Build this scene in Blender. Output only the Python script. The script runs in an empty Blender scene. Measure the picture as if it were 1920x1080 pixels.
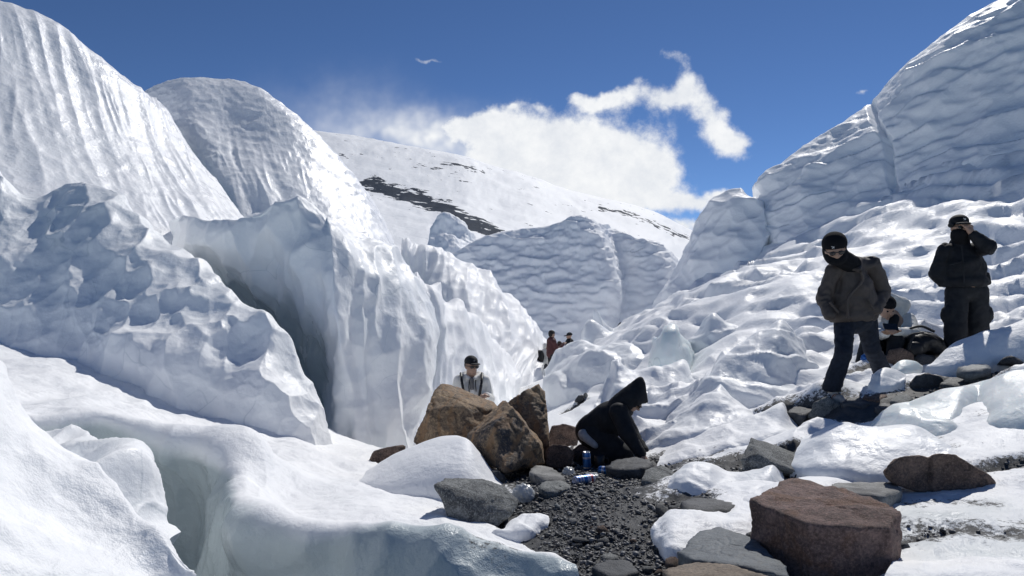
import bpy, bmesh, math, random
import numpy as np
from mathutils import Vector

random.seed(7)
RNG = np.random.default_rng(11)
scene = bpy.context.scene
COL = scene.collection

# ------------------------------------------------------------------ camera, sky, sun, exposure
F = 1297.0                 # focal length in photo pixels
CAMZ = 1.3
HZ = 600.0                 # photo row of the horizon
SUN_AZ, SUN_EL = 27.0, 47.0

cam_data = bpy.data.cameras.new("camera")
cam_data.sensor_width = 36.0
cam_data.lens = 36.0 * F / 1920.0
cam_data.shift_y = (HZ - 540.0) / 1920.0
cam_data.clip_start = 0.05
cam_data.clip_end = 5000.0
cam = bpy.data.objects.new("camera", cam_data)
cam.location = (0, 0, CAMZ)
cam.rotation_euler = (math.radians(90), 0, 0)
COL.objects.link(cam)
scene.camera = cam

world = bpy.data.worlds.new("World")
scene.world = world
world.use_nodes = True
world.cycles.sampling_method = 'MANUAL'
world.cycles.sample_map_resolution = 512


class NT:
    """small helper for building node trees"""
    def __init__(self, tree):
        self.t = tree
        tree.nodes.clear()

    def n(self, kind, **kw):
        nd = self.t.nodes.new(kind)
        for k, v in kw.items():
            setattr(nd, k, v)
        return nd

    def put(self, sock, v):
        if hasattr(v, "node") and hasattr(v, "is_output"):
            self.t.links.new(v, sock)
        else:
            if isinstance(v, (tuple, list)) and len(v) == 3 and sock.type == 'RGBA':
                v = (*v, 1.0)
            sock.default_value = v

    def m(self, op, a, b=0.0, c=None, clamp=False):
        nd = self.n("ShaderNodeMath", operation=op, use_clamp=clamp)
        self.put(nd.inputs[0], a)
        self.put(nd.inputs[1], b)
        if c is not None:
            self.put(nd.inputs[2], c)
        return nd.outputs[0]

    def ramp(self, v, lo, hi, a=0.0, b=1.0):
        nd = self.n("ShaderNodeMapRange", interpolation_type='SMOOTHSTEP')
        self.put(nd.inputs[0], v)
        for i, x in enumerate((lo, hi, a, b)):
            self.put(nd.inputs[1 + i], x)
        return nd.outputs[0]

    def mix(self, f, a, b):
        nd = self.n("ShaderNodeMix", data_type='RGBA')
        self.put(nd.inputs[0], f)
        self.put(nd.inputs[6], a)
        self.put(nd.inputs[7], b)
        return nd.outputs[2]

    def noise(self, vec, scale, detail=4.0, rough=0.55, dist=0.0):
        nd = self.n("ShaderNodeTexNoise")
        if vec is not None:
            self.put(nd.inputs["Vector"], vec)
        nd.inputs["Scale"].default_value = scale
        nd.inputs["Detail"].default_value = detail
        nd.inputs["Roughness"].default_value = rough
        nd.inputs["Distortion"].default_value = dist
        return nd.outputs[0]


w = NT(world.node_tree)
sky = w.n("ShaderNodeTexSky", sky_type='NISHITA')
sky.sun_disc = False
sky.sun_elevation = math.radians(SUN_EL)
sky.sun_rotation = math.radians(SUN_AZ)
sky.altitude = 4500.0
sky.air_density = 1.0
sky.dust_density = 0.3
sky.ozone_density = 3.0
tc = w.n("ShaderNodeTexCoord")
sep = w.n("ShaderNodeSeparateXYZ")
w.put(sep.inputs[0], tc.outputs["Generated"])
ysafe = w.m('MAXIMUM', sep.outputs[1], 0.02)
gx = w.m('DIVIDE', sep.outputs[0], ysafe)
gz = w.m('DIVIDE', sep.outputs[2], ysafe)
comb = w.n("ShaderNodeCombineXYZ")
w.put(comb.inputs[0], gx)
w.put(comb.inputs[1], gz)
wn1 = w.noise(comb.outputs[0], 11.0, 4.0, 0.6)
comb2 = w.n("ShaderNodeCombineXYZ")
w.put(comb2.inputs[0], w.m('ADD', gx, 7.3))
w.put(comb2.inputs[1], w.m('ADD', gz, 3.1))
wn2 = w.noise(comb2.outputs[0], 11.0, 4.0, 0.6)
wx = w.m('ADD', gx, w.m('MULTIPLY', w.m('SUBTRACT', wn1, 0.5), 0.055))
wz = w.m('ADD', gz, w.m('MULTIPLY', w.m('SUBTRACT', wn2, 0.5), 0.055))


wvec = w.n("ShaderNodeCombineXYZ")
w.put(wvec.inputs[0], wx)
w.put(wvec.inputs[1], wz)
wvec = wvec.outputs[0]


def blob(px, py, rx, ry, wt=1.0):
    """soft puff of cloud in a direction of the sky"""
    s = w.n("ShaderNodeVectorMath", operation='SUBTRACT')
    w.put(s.inputs[0], wvec)
    s.inputs[1].default_value = ((px - 960) / F, (HZ - py) / F, 0)
    k = w.n("ShaderNodeVectorMath", operation='MULTIPLY')
    w.put(k.inputs[0], s.outputs[0])
    k.inputs[1].default_value = (F / rx, F / ry, 0)
    dt = w.n("ShaderNodeVectorMath", operation='DOT_PRODUCT')
    w.put(dt.inputs[0], k.outputs[0])
    w.put(dt.inputs[1], k.outputs[0])
    return w.m('MULTIPLY', w.m('POWER', 0.3679, dt.outputs["Value"]), wt)


def total(lst):
    s = lst[0]
    for x in lst[1:]:
        s = w.m('ADD', s, x)
    return s


dens = total([blob(*b) for b in [
    (862, 243, 42, 28, 0.85), (925, 235, 46, 30, 0.8), (985, 262, 75, 44, 0.9), (1075, 275, 85, 52, 0.95), (1160, 285, 75, 56, 0.95),
    (1210, 325, 62, 48, 0.9), (1040, 335, 130, 44, 0.85), (1130, 368, 120, 30, 0.9), (1290, 378, 50, 15, 0.8), (930, 300, 80, 40, 0.65),
    (1275, 425, 60, 14, 0.7), (1350, 366, 40, 12, 0.6), (1215, 395, 50, 14, 0.6),
    (1080, 188, 24, 8, 0.5), (1115, 196, 36, 12, 0.72), (1150, 184, 30, 11, 0.72), (1182, 170, 24, 12, 0.66), (1195, 152, 14, 8, 0.45), (1240, 185, 38, 24, 0.85), (1285, 172, 30, 26, 0.8),
    (1318, 208, 28, 26, 0.75), (1345, 242, 30, 24, 0.78), (1368, 272, 30, 22, 0.8), (1395, 262, 18, 8, 0.45), (1284, 142, 18, 20, 0.5), (1272, 108, 20, 14, 0.34), (1245, 100, 18, 10, 0.32),
    (1365, 212, 16, 12, 0.45), (1010, 205, 18, 6, 0.4), (795, 106, 24, 5, 0.42), (1610, 168, 12, 5, 0.5), (962, 207, 10, 6, 0.5)]])
fine = w.noise(comb.outputs[0], 24.0, 7.0, 0.68)
cover = w.ramp(w.m('ADD', dens, w.m('MULTIPLY', w.m('SUBTRACT', fine, 0.5), 1.35)), 0.12, 0.86)
cover = w.m('MULTIPLY', cover, w.ramp(dens, 0.06, 0.24))
haze_d = total([blob(*b) for b in [(770, 255, 130, 36, 1.0), (850, 280, 130, 44, 0.9), (690, 235, 100, 42, 0.5), (630, 195, 110, 50, 0.22), (820, 240, 50, 24, 0.6)]])
hz_n = w.noise(comb.outputs[0], 6.0, 4.0, 0.6)
hz = w.m('MULTIPLY', haze_d, w.ramp(hz_n, 0.2, 0.7))
cover = w.m('MAXIMUM', cover, w.m('MULTIPLY', hz, 0.95, clamp=True))
cover = w.m('MULTIPLY', cover, w.ramp(sep.outputs[1], 0.05, 0.3), clamp=True)
tone = w.ramp(w.m('ADD', w.m('MULTIPLY', fine, 0.6), w.m('MULTIPLY', wn1, 0.5)), 0.35, 0.75)
ccol = w.mix(tone, (6.7, 7.0, 7.5), (8.5, 8.6, 8.7))
gam = w.n("ShaderNodeGamma")
w.put(gam.inputs[0], sky.outputs[0])
gam.inputs[1].default_value = 1.22
hsv = w.n("ShaderNodeHueSaturation")
w.put(hsv.inputs["Color"], gam.outputs[0])
hsv.inputs["Saturation"].default_value = 1.03
hsv.inputs["Value"].default_value = 0.54
skycol = w.mix(cover, hsv.outputs[0], ccol)
bg = w.n("ShaderNodeBackground")
w.put(bg.inputs[0], skycol)
bg.inputs[1].default_value = 0.10
wo = w.n("ShaderNodeOutputWorld")
w.put(wo.inputs[0], bg.outputs[0])

sun_data = bpy.data.lights.new("sun", 'SUN')
sun_data.energy = 2.9
sun_data.angle = math.radians(0.53)
sun_data.color = (1.0, 0.965, 0.91)
sun = bpy.data.objects.new("sun", sun_data)
COL.objects.link(sun)
az, el = math.radians(SUN_AZ), math.radians(SUN_EL)
SUN_DIR = Vector((math.sin(az) * math.cos(el), math.cos(az) * math.cos(el), math.sin(el)))
sun.rotation_euler = SUN_DIR.to_track_quat('Z', 'Y').to_euler()
sun.location = (20, 40, 60)

scene.view_settings.view_transform = 'Standard'
scene.view_settings.look = 'None'
scene.view_settings.gamma = 1.0
scene.view_settings.use_curve_mapping = False
scene.view_settings.exposure = 0.17
scene.cycles.max_bounces = 9
scene.cycles.diffuse_bounces = 9
scene.cycles.glossy_bounces = 2
scene.cycles.caustics_reflective = False
scene.cycles.caustics_refractive = False
scene.cycles.use_denoising = True

# ------------------------------------------------------------------ numeric helpers
def P(px, py, d):
    return np.array([(px - 960.0) * d / F, d, CAMZ - (py - HZ) * d / F])


def hash3(i, j, k, seed):
    h = (i.astype(np.int64) * 374761393 + j.astype(np.int64) * 668265263 + k.astype(np.int64) * 2147483647 + seed * 974711) & 0xFFFFFFFF
    h = ((h ^ (h >> 13)) * 1274126177) & 0xFFFFFFFF
    h = ((h ^ (h >> 16)) * 2246822519) & 0xFFFFFFFF
    return (h ^ (h >> 15)) & 0xFFFFFFFF


def perlin(p, seed=0):
    """value-gradient noise in about -1..1 for an (N,3) array"""
    p = np.asarray(p, float)
    i0 = np.floor(p)
    f = p - i0
    u = f * f * f * (f * (f * 6 - 15) + 10)
    i0 = i0.astype(np.int64)
    out = np.zeros(len(p))
    for dx in (0, 1):
        for dy in (0, 1):
            for dz in (0, 1):
                h = hash3(i0[:, 0] + dx, i0[:, 1] + dy, i0[:, 2] + dz, seed)
                gx_ = (h & 1023) / 511.5 - 1
                gy_ = ((h >> 10) & 1023) / 511.5 - 1
                gz_ = ((h >> 20) & 1023) / 511.5 - 1
                dot = gx_ * (f[:, 0] - dx) + gy_ * (f[:, 1] - dy) + gz_ * (f[:, 2] - dz)
                wgt = (u[:, 0] if dx else 1 - u[:, 0]) * (u[:, 1] if dy else 1 - u[:, 1]) * (u[:, 2] if dz else 1 - u[:, 2])
                out += wgt * dot
    return out * 1.3


def fbm(p, octv=4, seed=0, rough=0.5):
    p = np.asarray(p, float)
    a, s, t = 1.0, 0.0, np.zeros(len(p))
    for o in range(octv):
        t += a * perlin(p * (2.03 ** o) + 17.3 * o, seed + o)
        s += a
        a *= rough
    return t / s


def ridged(p, octv=3, seed=0):
    p = np.asarray(p, float)
    a, s, t = 1.0, 0.0, np.zeros(len(p))
    for o in range(octv):
        t += a * (1 - np.abs(perlin(p * (2.1 ** o) + 9.1 * o, seed + o)) * 1.6)
        s += a
        a *= 0.5
    return t / s


def worley(p, seed=0):
    """distance to the nearest feature point, squared"""
    p = np.asarray(p, float)
    i0 = np.floor(p).astype(np.int64)
    best = np.full(len(p), 9.0)
    for dx in (-1, 0, 1):
        for dy in (-1, 0, 1):
            for dz in (-1, 0, 1):
                ci, cj, ck = i0[:, 0] + dx, i0[:, 1] + dy, i0[:, 2] + dz
                h = hash3(ci, cj, ck, seed)
                qx = ci + (h & 1023) / 1023.0
                qy = cj + ((h >> 10) & 1023) / 1023.0
                qz = ck + ((h >> 20) & 1023) / 1023.0
                d2 = (qx - p[:, 0]) ** 2 + (qy - p[:, 1]) ** 2 + (qz - p[:, 2]) ** 2
                np.minimum(best, d2, out=best)
    return best


def scallop(p, seed=0, warp=0.35):
    """cusped bowls: 0 in the bowl's bottom, up to ~1 on the sharp rims between bowls"""
    q = p + warp * np.stack([fbm(p * 0.7, 2, seed + 5), fbm(p * 0.7 + 31, 2, seed + 6), fbm(p * 0.7 + 67, 2, seed + 7)], 1)
    return np.minimum(worley(q, seed) * 1.5, 1.2)


def sstep(a, b, x):
    t = np.clip((x - a) / (b - a), 0, 1)
    return t * t * (3 - 2 * t)


def terrace(s, k=0.78):
    """saw profile: a slow rise over k of each period, then a quick fall"""
    t = s - np.floor(s)
    return np.where(t < k, t / k, (1 - t) / (1 - k))


def crom(ctrl, n):
    """smooth curve through ctrl (k, ..., 3), knots spaced by mean chord so that it never loops; n samples"""
    ctrl = np.asarray(ctrl, float)
    k = len(ctrl)
    ch = np.linalg.norm(np.diff(ctrl, axis=0), axis=-1).reshape(k - 1, -1).mean(1) ** 0.75 + 1e-6
    s = np.concatenate([[0], np.cumsum(ch)])
    sh = (-1,) + (1,) * (ctrl.ndim - 1)
    sec = np.diff(ctrl, axis=0) / ch.reshape(sh)
    tan = np.empty_like(ctrl)
    tan[0], tan[-1] = sec[0], sec[-1]
    if k > 2:
        w0, w1 = ch[1:].reshape(sh), ch[:-1].reshape(sh)
        tan[1:-1] = (sec[:-1] * w0 + sec[1:] * w1) / (w0 + w1)
    # more samples where the control rows are dense in the picture: half uniform in index, half in arc
    u = np.linspace(0, 1, n)
    ti = np.interp(u * (k - 1), np.arange(k), s)
    t = 0.5 * ti + 0.5 * u * s[-1]
    i = np.clip(np.searchsorted(s, t, side="right") - 1, 0, k - 2)
    h = ch[i].reshape(sh)
    f = ((t - s[i]) / ch[i]).reshape(sh)
    f2, f3 = f * f, f ** 3
    return (2 * f3 - 3 * f2 + 1) * ctrl[i] + (f3 - 2 * f2 + f) * h * tan[i] + (3 * f2 - 2 * f3) * ctrl[i + 1] + (f3 - f2) * h * tan[i + 1]


def mesh_from(name, verts, faces, mat, smooth=True):
    me = bpy.data.meshes.new(name)
    verts = np.asarray(verts, np.float32)
    faces = np.asarray(faces, np.int32)
    k = faces.shape[1]
    me.vertices.add(len(verts))
    me.vertices.foreach_set("co", verts.ravel())
    me.loops.add(faces.size)
    me.loops.foreach_set("vertex_index", faces.ravel())
    me.polygons.add(len(faces))
    me.polygons.foreach_set("loop_start", np.arange(0, faces.size, k, dtype=np.int32))
    me.update(calc_edges=True)
    if smooth:
        me.polygons.foreach_set("use_smooth", np.ones(len(faces), bool))
    if mat:
        me.materials.append(mat)
    return me


def link(name, me, parent=None, label=None, cat=None, group=None, kind=None):
    o = bpy.data.objects.new(name, me)
    COL.objects.link(o)
    if parent is not None:
        o.parent = parent
    for k, v in (("label", label), ("category", cat), ("group", group), ("kind", kind)):
        if v:
            o[k] = v
    return o


def grid_faces(nu, nv):
    a = np.arange(nu * nv).reshape(nu, nv)
    return np.stack([a[:-1, :-1].ravel(), a[1:, :-1].ravel(), a[1:, 1:].ravel(), a[:-1, 1:].ravel()], 1)


def grid_normals(G):
    du = np.gradient(G, axis=0)
    dv = np.gradient(G, axis=1)
    n = np.cross(du, dv)
    n /= np.linalg.norm(n, axis=2, keepdims=True) + 1e-9
    return n


def smooth_grid(A, it):
    for _ in range(it):
        B = A.copy()
        B[1:-1] = (A[:-2] + A[2:] + 2 * A[1:-1]) / 4
        A = B
        B = A.copy()
        B[:, 1:-1] = (A[:, :-2] + A[:, 2:] + 2 * A[:, 1:-1]) / 4
        A = B
    return A


def set_attr(me, name, vals):
    at = me.attributes.new(name, 'FLOAT', 'POINT')
    at.data.foreach_set("value", np.asarray(vals, np.float32))


def row_param(C, nv):
    """which control row (fractional) each of the nv samples along a column falls on"""
    R = np.swapaxes(C, 0, 1)
    k = len(R)
    ch = np.linalg.norm(np.diff(R, axis=0), axis=-1).reshape(k - 1, -1).mean(1) ** 0.75 + 1e-6
    s = np.concatenate([[0], np.cumsum(ch)])
    u = np.linspace(0, 1, nv)
    t = 0.5 * np.interp(u * (k - 1), np.arange(k), s) + 0.5 * u * s[-1]
    return np.interp(t, s, np.arange(k))


def loft(name, cols, mat, disp=None, back=1.0, drop=3.0, nu=200, nv=160, roll=0.18, label=None, cat=None, kind=None, group=None, dirt=None, lean=None, bare=None):
    """ice body: columns of (px,py,depth) from its foot to its crest, carried over the crest and down its back"""
    C = np.array([[P(*q) for q in c] for c in cols])          # (ncol, nrow, 3)
    top = C[:, -1]
    dirn = top.copy()
    dirn[:, 2] = 0
    dirn /= np.linalg.norm(dirn, axis=1, keepdims=True)
    ext = [top + dirn * back * 0.45 + np.array([0, 0, -roll * back]),
           top + dirn * back + np.array([0, 0, -0.35 * drop - roll * back]),
           top + dirn * back * 1.15 + np.array([0, 0, -drop])]
    foot = C[:, 0].copy()
    foot[:, 2] -= 0.04 * foot[:, 1] + 0.12
    foot += dirn * 0.03
    C = np.concatenate([foot[:, None], C, np.stack(ext, 1)], axis=1)
    G = crom(C, nu)                                           # (nu, nrow, 3)
    G = np.swapaxes(crom(np.swapaxes(G, 0, 1), nv), 0, 1)     # (nu, nv, 3)
    N = grid_normals(G)
    # outward means towards the camera on the front rows
    cvec = np.array([0, 0, CAMZ]) - G[:, : nv // 2]
    if (N[:, : nv // 2] * cvec).sum() < 0:
        N = -N
        flip = True
    else:
        flip = False
    if disp is not None:
        U, V = np.meshgrid(np.linspace(0, 1, nu), (row_param(C, nv) - 1) / (len(cols[0]) - 1), indexing="ij")
        d = disp(G.reshape(-1, 3), U.ravel(), V.ravel()).reshape(nu, nv, 1)
        G = G + N * d
        if lean is not None:
            G = G + np.asarray(lean) * d
    faces = grid_faces(nu, nv)
    if flip:
        faces = faces[:, ::-1]
    me = mesh_from(name, G.reshape(-1, 3), faces, mat)
    if bare is not None:
        U, V = np.meshgrid(np.linspace(0, 1, nu), (row_param(C, nv) - 1) / (len(cols[0]) - 1), indexing="ij")
        set_attr(me, "bare", bare(G.reshape(-1, 3), U.ravel(), V.ravel()))
    if dirt is not None:
        set_attr(me, "dirt", dirt(G.reshape(-1, 3)))
    return link(name, me, None, label, cat, group, kind)


# ------------------------------------------------------------------ materials
def new_mat(name):
    m = bpy.data.materials.new(name)
    m.use_nodes = True
    return m, NT(m.node_tree)


def ice_mat(name, c1, c2, rough=(0.3, 0.6), sss=0.25, sss_scale=0.12, bump=0.25, bscale=14.0, spec=0.5, dirt=False, cracks=0.0, sparkle=0.15):
    m, t = new_mat(name)
    co = t.n("ShaderNodeTexCoord").outputs["Object"]
    n1 = t.noise(co, 1.3, 3.0, 0.6)
    col = t.mix(t.ramp(n1, 0.3, 0.7), c1, c2)
    n2 = t.noise(co, bscale, 4.0, 0.6)
    n3 = t.noise(co, 160.0, 2.0, 0.6)
    h = t.m('ADD', t.m('MULTIPLY', n2, 1.0), t.m('MULTIPLY', n3, sparkle))
    rg = t.ramp(t.noise(co, 3.1, 2.0, 0.6), 0.3, 0.7, rough[0], rough[1])
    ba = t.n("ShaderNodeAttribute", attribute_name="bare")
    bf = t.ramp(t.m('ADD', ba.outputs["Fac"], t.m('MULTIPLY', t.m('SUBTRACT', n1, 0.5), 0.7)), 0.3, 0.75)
    col = t.mix(bf, col, (0.50, 0.565, 0.585))  # snow-free ice colour; in the crevasse and serac recess also painted shade
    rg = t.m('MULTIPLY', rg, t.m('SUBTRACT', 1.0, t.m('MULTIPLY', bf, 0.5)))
    if cracks > 0:
        vor = t.n("ShaderNodeTexVoronoi", feature='DISTANCE_TO_EDGE')
        wv = t.n("ShaderNodeVectorMath", operation='ADD')
        nn = t.n("ShaderNodeTexNoise")
        t.put(nn.inputs["Vector"], co)
        nn.inputs["Scale"].default_value = 1.2
        t.put(wv.inputs[0], co)
        t.put(wv.inputs[1], nn.outputs["Color"])
        t.put(vor.inputs["Vector"], wv.outputs[0])
        vor.inputs["Scale"].default_value = 0.9
        line = t.ramp(vor.outputs["Distance"], 0.0, 0.012, 1.0, 0.0)
        line = t.m('MULTIPLY', line, t.ramp(t.noise(co, 0.9, 2.0), 0.45, 0.65))
        col = t.mix(t.m('MULTIPLY', line, cracks), col, (c2[0] * 0.6, c2[1] * 0.65, c2[2] * 0.68))
    if dirt:
        at = t.n("ShaderNodeAttribute", attribute_name="dirt")
        g = t.noise(co, 30.0, 6.0, 0.8)
        g2 = t.noise(co, 3.0, 4.0, 0.6)
        v = t.m('ADD', at.outputs["Fac"], t.m('MULTIPLY', t.m('SUBTRACT', g, 0.5), 1.1))
        v = t.m('ADD', v, t.m('MULTIPLY', t.m('SUBTRACT', g2, 0.5), 1.0))
        f = t.ramp(v, 0.42, 0.56)
        dcol = t.mix(t.noise(co, 45.0, 5.0, 0.7), (0.030, 0.032, 0.035), (0.12, 0.122, 0.125))
        col = t.mix(f, col, dcol)
        rg = t.m('ADD', t.m('MULTIPLY', f, 0.35), t.m('MULTIPLY', rg, t.m('SUBTRACT', 1.0, t.m('MULTIPLY', f, 0.6))))
        grit = t.noise(co, 60.0, 4.0, 0.8)
        h = t.m('ADD', h, t.m('MULTIPLY', t.m('MULTIPLY', grit, f), 2.2))
        ssw = t.m('MULTIPLY', t.m('SUBTRACT', 1.0, f), sss)
    else:
        ssw = sss
    b = t.n("ShaderNodeBump")
    b.inputs["Strength"].default_value = bump
    b.inputs["Distance"].default_value = 0.05
    t.put(b.inputs["Height"], h)
    p = t.n("ShaderNodeBsdfPrincipled")
    t.put(p.inputs["Base Color"], col)
    t.put(p.inputs["Roughness"], rg)
    t.put(p.inputs["Normal"], b.outputs[0])
    p.inputs["IOR"].default_value = 1.31
    p.inputs["Specular IOR Level"].default_value = spec
    t.put(p.inputs["Subsurface Weight"], ssw)
    p.inputs["Subsurface Radius"].default_value = (0.7, 1.0, 1.15)
    p.inputs["Subsurface Scale"].default_value = sss_scale
    o = t.n("ShaderNodeOutputMaterial")
    t.put(o.inputs[0], p.outputs[0])
    return m


M_SNOW = ice_mat("snow_crust", (0.965, 0.972, 0.98), (0.93, 0.945, 0.958), (0.36, 0.66), 0.0, 0.10, 0.28, 20.0, 0.4, dirt=True, sparkle=0.1)
M_ICE = ice_mat("glacier_ice", (0.955, 0.965, 0.972), (0.90, 0.925, 0.938), (0.32, 0.56), 0.0, 0.16, 0.26, 12.0, 0.45, cracks=0.5, sparkle=0.1)
M_GLINT = ice_mat("sunlit_ice_crust", (0.965, 0.972, 0.98), (0.93, 0.945, 0.958), (0.22, 0.5), 0.0, 0.12, 0.3, 13.0, spec=0.5, sparkle=0.2)
M_CLEAR = ice_mat("clear_grey_ice", (0.84, 0.88, 0.885), (0.72, 0.79, 0.80), (0.24, 0.46), 0.3, 0.15, 0.25, 9.0, cracks=0.8)
M_FAR = ice_mat("far_ice", (0.94, 0.952, 0.965), (0.89, 0.915, 0.94), (0.5, 0.75), 0.0, 0.1, 0.5, 2.0, 0.3)
# ------------------------------------------------------------------ far mountain
def mountain_mat():
    m, t = new_mat("mountain_snow_and_rock")
    co = t.n("ShaderNodeTexCoord").outputs["Object"]
    at = t.n("ShaderNodeAttribute", attribute_name="rock")
    n = t.noise(co, 0.09, 5.0, 0.62)
    f = t.ramp(t.m('ADD', at.outputs["Fac"], t.m('MULTIPLY', t.m('SUBTRACT', n, 0.5), 2.6)), 0.42, 0.5)
    rc = t.mix(t.noise(co, 0.3, 4.0, 0.65), (0.014, 0.022, 0.036), (0.055, 0.075, 0.11))
    col = t.mix(f, (0.93, 0.945, 0.96), rc)
    b = t.n("ShaderNodeBump")
    b.inputs["Strength"].default_value = 0.5
    b.inputs["Distance"].default_value = 1.2
    t.put(b.inputs["Height"], t.noise(co, 0.22, 8.0, 0.65))
    p = t.n("ShaderNodeBsdfPrincipled")
    t.put(p.inputs["Base Color"], col)
    t.put(p.inputs["Normal"], b.outputs[0])
    p.inputs["Roughness"].default_value = 0.7
    t.put(p.inputs["Specular IOR Level"], t.m('SUBTRACT', 0.5, t.m('MULTIPLY', f, 0.47)))
    o = t.n("ShaderNodeOutputMaterial")
    t.put(o.inputs[0], p.outputs[0])
    return m


M_MOUNT = mountain_mat()
ridge_pts = [(300, 300), (480, 268), (560, 262), (620, 269), (700, 282), (800, 300), (870, 313), (920, 330), (1000, 352), (1060, 374), (1130, 391),
             (1180, 401), (1230, 418), (1290, 447), (1400, 505), (1600, 600)]
cols = []
for (x, y) in ridge_pts:
    cols.append([(x, 690, 110), (x, y + (690 - y) * 0.55, 230), (x, y + (690 - y) * 0.22, 420), (x, y, 760)])
mt = loft("mountain", cols, M_MOUNT, lambda p, u, v: 2.6 * fbm(p * 0.03, 5, 3) + 1.2 * ridged(p * np.array([0.05, 0.02, 0.05]), 3, 9) * (v < 1.1) + 4.0 * np.clip(ridged(p * 0.035, 4, 8) - 0.55, 0, 1) * sstep(0.9, 1.0, v),
          back=60, drop=200, nu=420, nv=200, kind="structure")
co = np.empty(len(mt.data.vertices) * 3, np.float32)
mt.data.vertices.foreach_get("co", co)
co = co.reshape(-1, 3)
px = 960 + co[:, 0] / co[:, 1] * F
py = HZ - (co[:, 2] - CAMZ) / co[:, 1] * F


def near_line(px, py, pts, wdt):
    best = np.full(len(px), 1e9)
    for (x0, y0), (x1, y1) in zip(pts[:-1], pts[1:]):
        t = np.clip(((px - x0) * (x1 - x0) + (py - y0) * (y1 - y0)) / ((x1 - x0) ** 2 + (y1 - y0) ** 2), 0, 1)
        best = np.minimum(best, np.hypot(px - x0 - t * (x1 - x0), py - y0 - t * (y1 - y0)))
    return 1 - sstep(0, wdt, best)


rk = 0.9 * near_line(px, py, [(690, 345), (730, 354), (770, 368), (830, 392), (880, 418), (925, 436)], 26)
rk = np.maximum(rk, 0.5 * near_line(px, py, [(830, 306), (880, 316), (905, 322)], 9))
rk = np.maximum(rk, 0.30 * near_line(px, py, [(770, 305), (870, 335)], 16))
rk = np.maximum(rk, 0.5 * near_line(px, py, [(1125, 389), (1180, 402), (1230, 420), (1290, 448)], 10))
rk = np.maximum(rk, 0.2 * near_line(px, py, [(640, 290), (700, 296)], 14))
set_attr(mt.data, "rock", rk)

# ------------------------------------------------------------------ far shaded wall across the valley
A = np.array
loft("far_ice_wall", [
    [(790, 660, 40), (800, 560, 42), (805, 485, 45)],
    [(820, 660, 40), (830, 560, 42), (848, 467, 44)],
    [(900, 660, 40), (905, 540, 42), (905, 441, 44.5)],
    [(970, 660, 40), (975, 530, 42), (970, 425, 45)],
    [(1030, 660, 40), (1030, 520, 42), (1035, 411, 45)],
    [(1065, 660, 40.2), (1065, 515, 42), (1068, 398, 45)],
    [(1095, 660, 40.5), (1098, 510, 42), (1095, 395, 45)],
    [(1135, 660, 41), (1145, 520, 41.8), (1122, 408, 45.5)],
    [(1162, 660, 42.5), (1168, 520, 45), (1148, 422, 49)],
    [(1200, 660, 42), (1195, 530, 44.0), (1190, 436, 47)],
    [(1235, 660, 41), (1235, 530, 43), (1235, 450, 46)],
    [(1265, 660, 41.5), (1270, 540, 43.5), (1258, 468, 46.5)],
    [(1300, 660, 44), (1300, 560, 46), (1280, 505, 49)]],
    M_FAR, lambda p, u, v: 0.15 * scallop(p * A([0.8, 0.5, 1.7]), 21, 0.7) * sstep(1.02, 0.85, v) + 0.11 * scallop(p * A([1.7, 1, 3.6]), 22, 0.7) * sstep(1.05, 0.9, v) * sstep(-0.35, 0.2, fbm(p * 0.15, 2, 6) + 0.1) + 0.10 * terrace(p[:, 2] * 1.3 + 1.4 * fbm(p * A([0.5, 0.3, 0.9]), 3, 24), 0.8) * sstep(-0.3, 0.1, fbm(p * 0.4, 2, 25)) * sstep(1.02, 0.9, v) + 0.5 * fbm(p * 0.15, 3, 4) - 0.25,
    back=3, drop=14, nu=520, nv=300, label="broad shaded blue-grey ice wall closing the far end of the valley", cat="ice wall")
for i, (cc, lab) in enumerate([
    ([[(800, 470, 56), (805, 445, 57), (808, 425, 58)], [(835, 470, 56), (838, 430, 57), (830, 400, 58)], [(870, 465, 56), (872, 440, 57), (862, 412, 58)], [(895, 460, 57), (893, 447, 58), (888, 438, 59)]],
     "small grey ice tower below the dark rock band on the mountain"),
    ([[(800, 490, 50), (805, 470, 51), (808, 448, 52)], [(835, 490, 50), (838, 455, 51), (835, 436, 52)], [(862, 485, 50), (862, 462, 51), (858, 447, 52)], [(880, 480, 51), (880, 466, 52), (878, 458, 53)]],
     "low pale ice hump in front of the small grey ice tower")]):
    loft("ice_tower", cc, M_FAR, lambda p, u, v: 0.5 * fbm(p * 0.8, 4, 40 + i), back=2.5, drop=6, nu=90, nv=80, label=lab, cat="ice tower")

# ------------------------------------------------------------------ left side: fluted ridges towards the far people
def runnels(p, u, v, fr, seed, k=0.07):
    """melt runnels that follow the fall line (the columns of the body)"""
    wv = 0.035 * fbm(np.stack([u * 6, v * 2.5, 0 * u], 1), 3, seed + 40)
    return 1 - 2.1 * np.abs(perlin(np.stack([(u + wv) * fr, v * fr * k, 0 * u + seed], 1), seed))


def flutes(p, ang, fr, seed):
    q = np.stack([(p[:, 0] * math.cos(ang) + p[:, 2] * math.sin(ang)) * fr, p[:, 1] * fr * 0.25, (-p[:, 0] * math.sin(ang) + p[:, 2] * math.cos(ang)) * fr * 0.18], 1)
    return q


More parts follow.
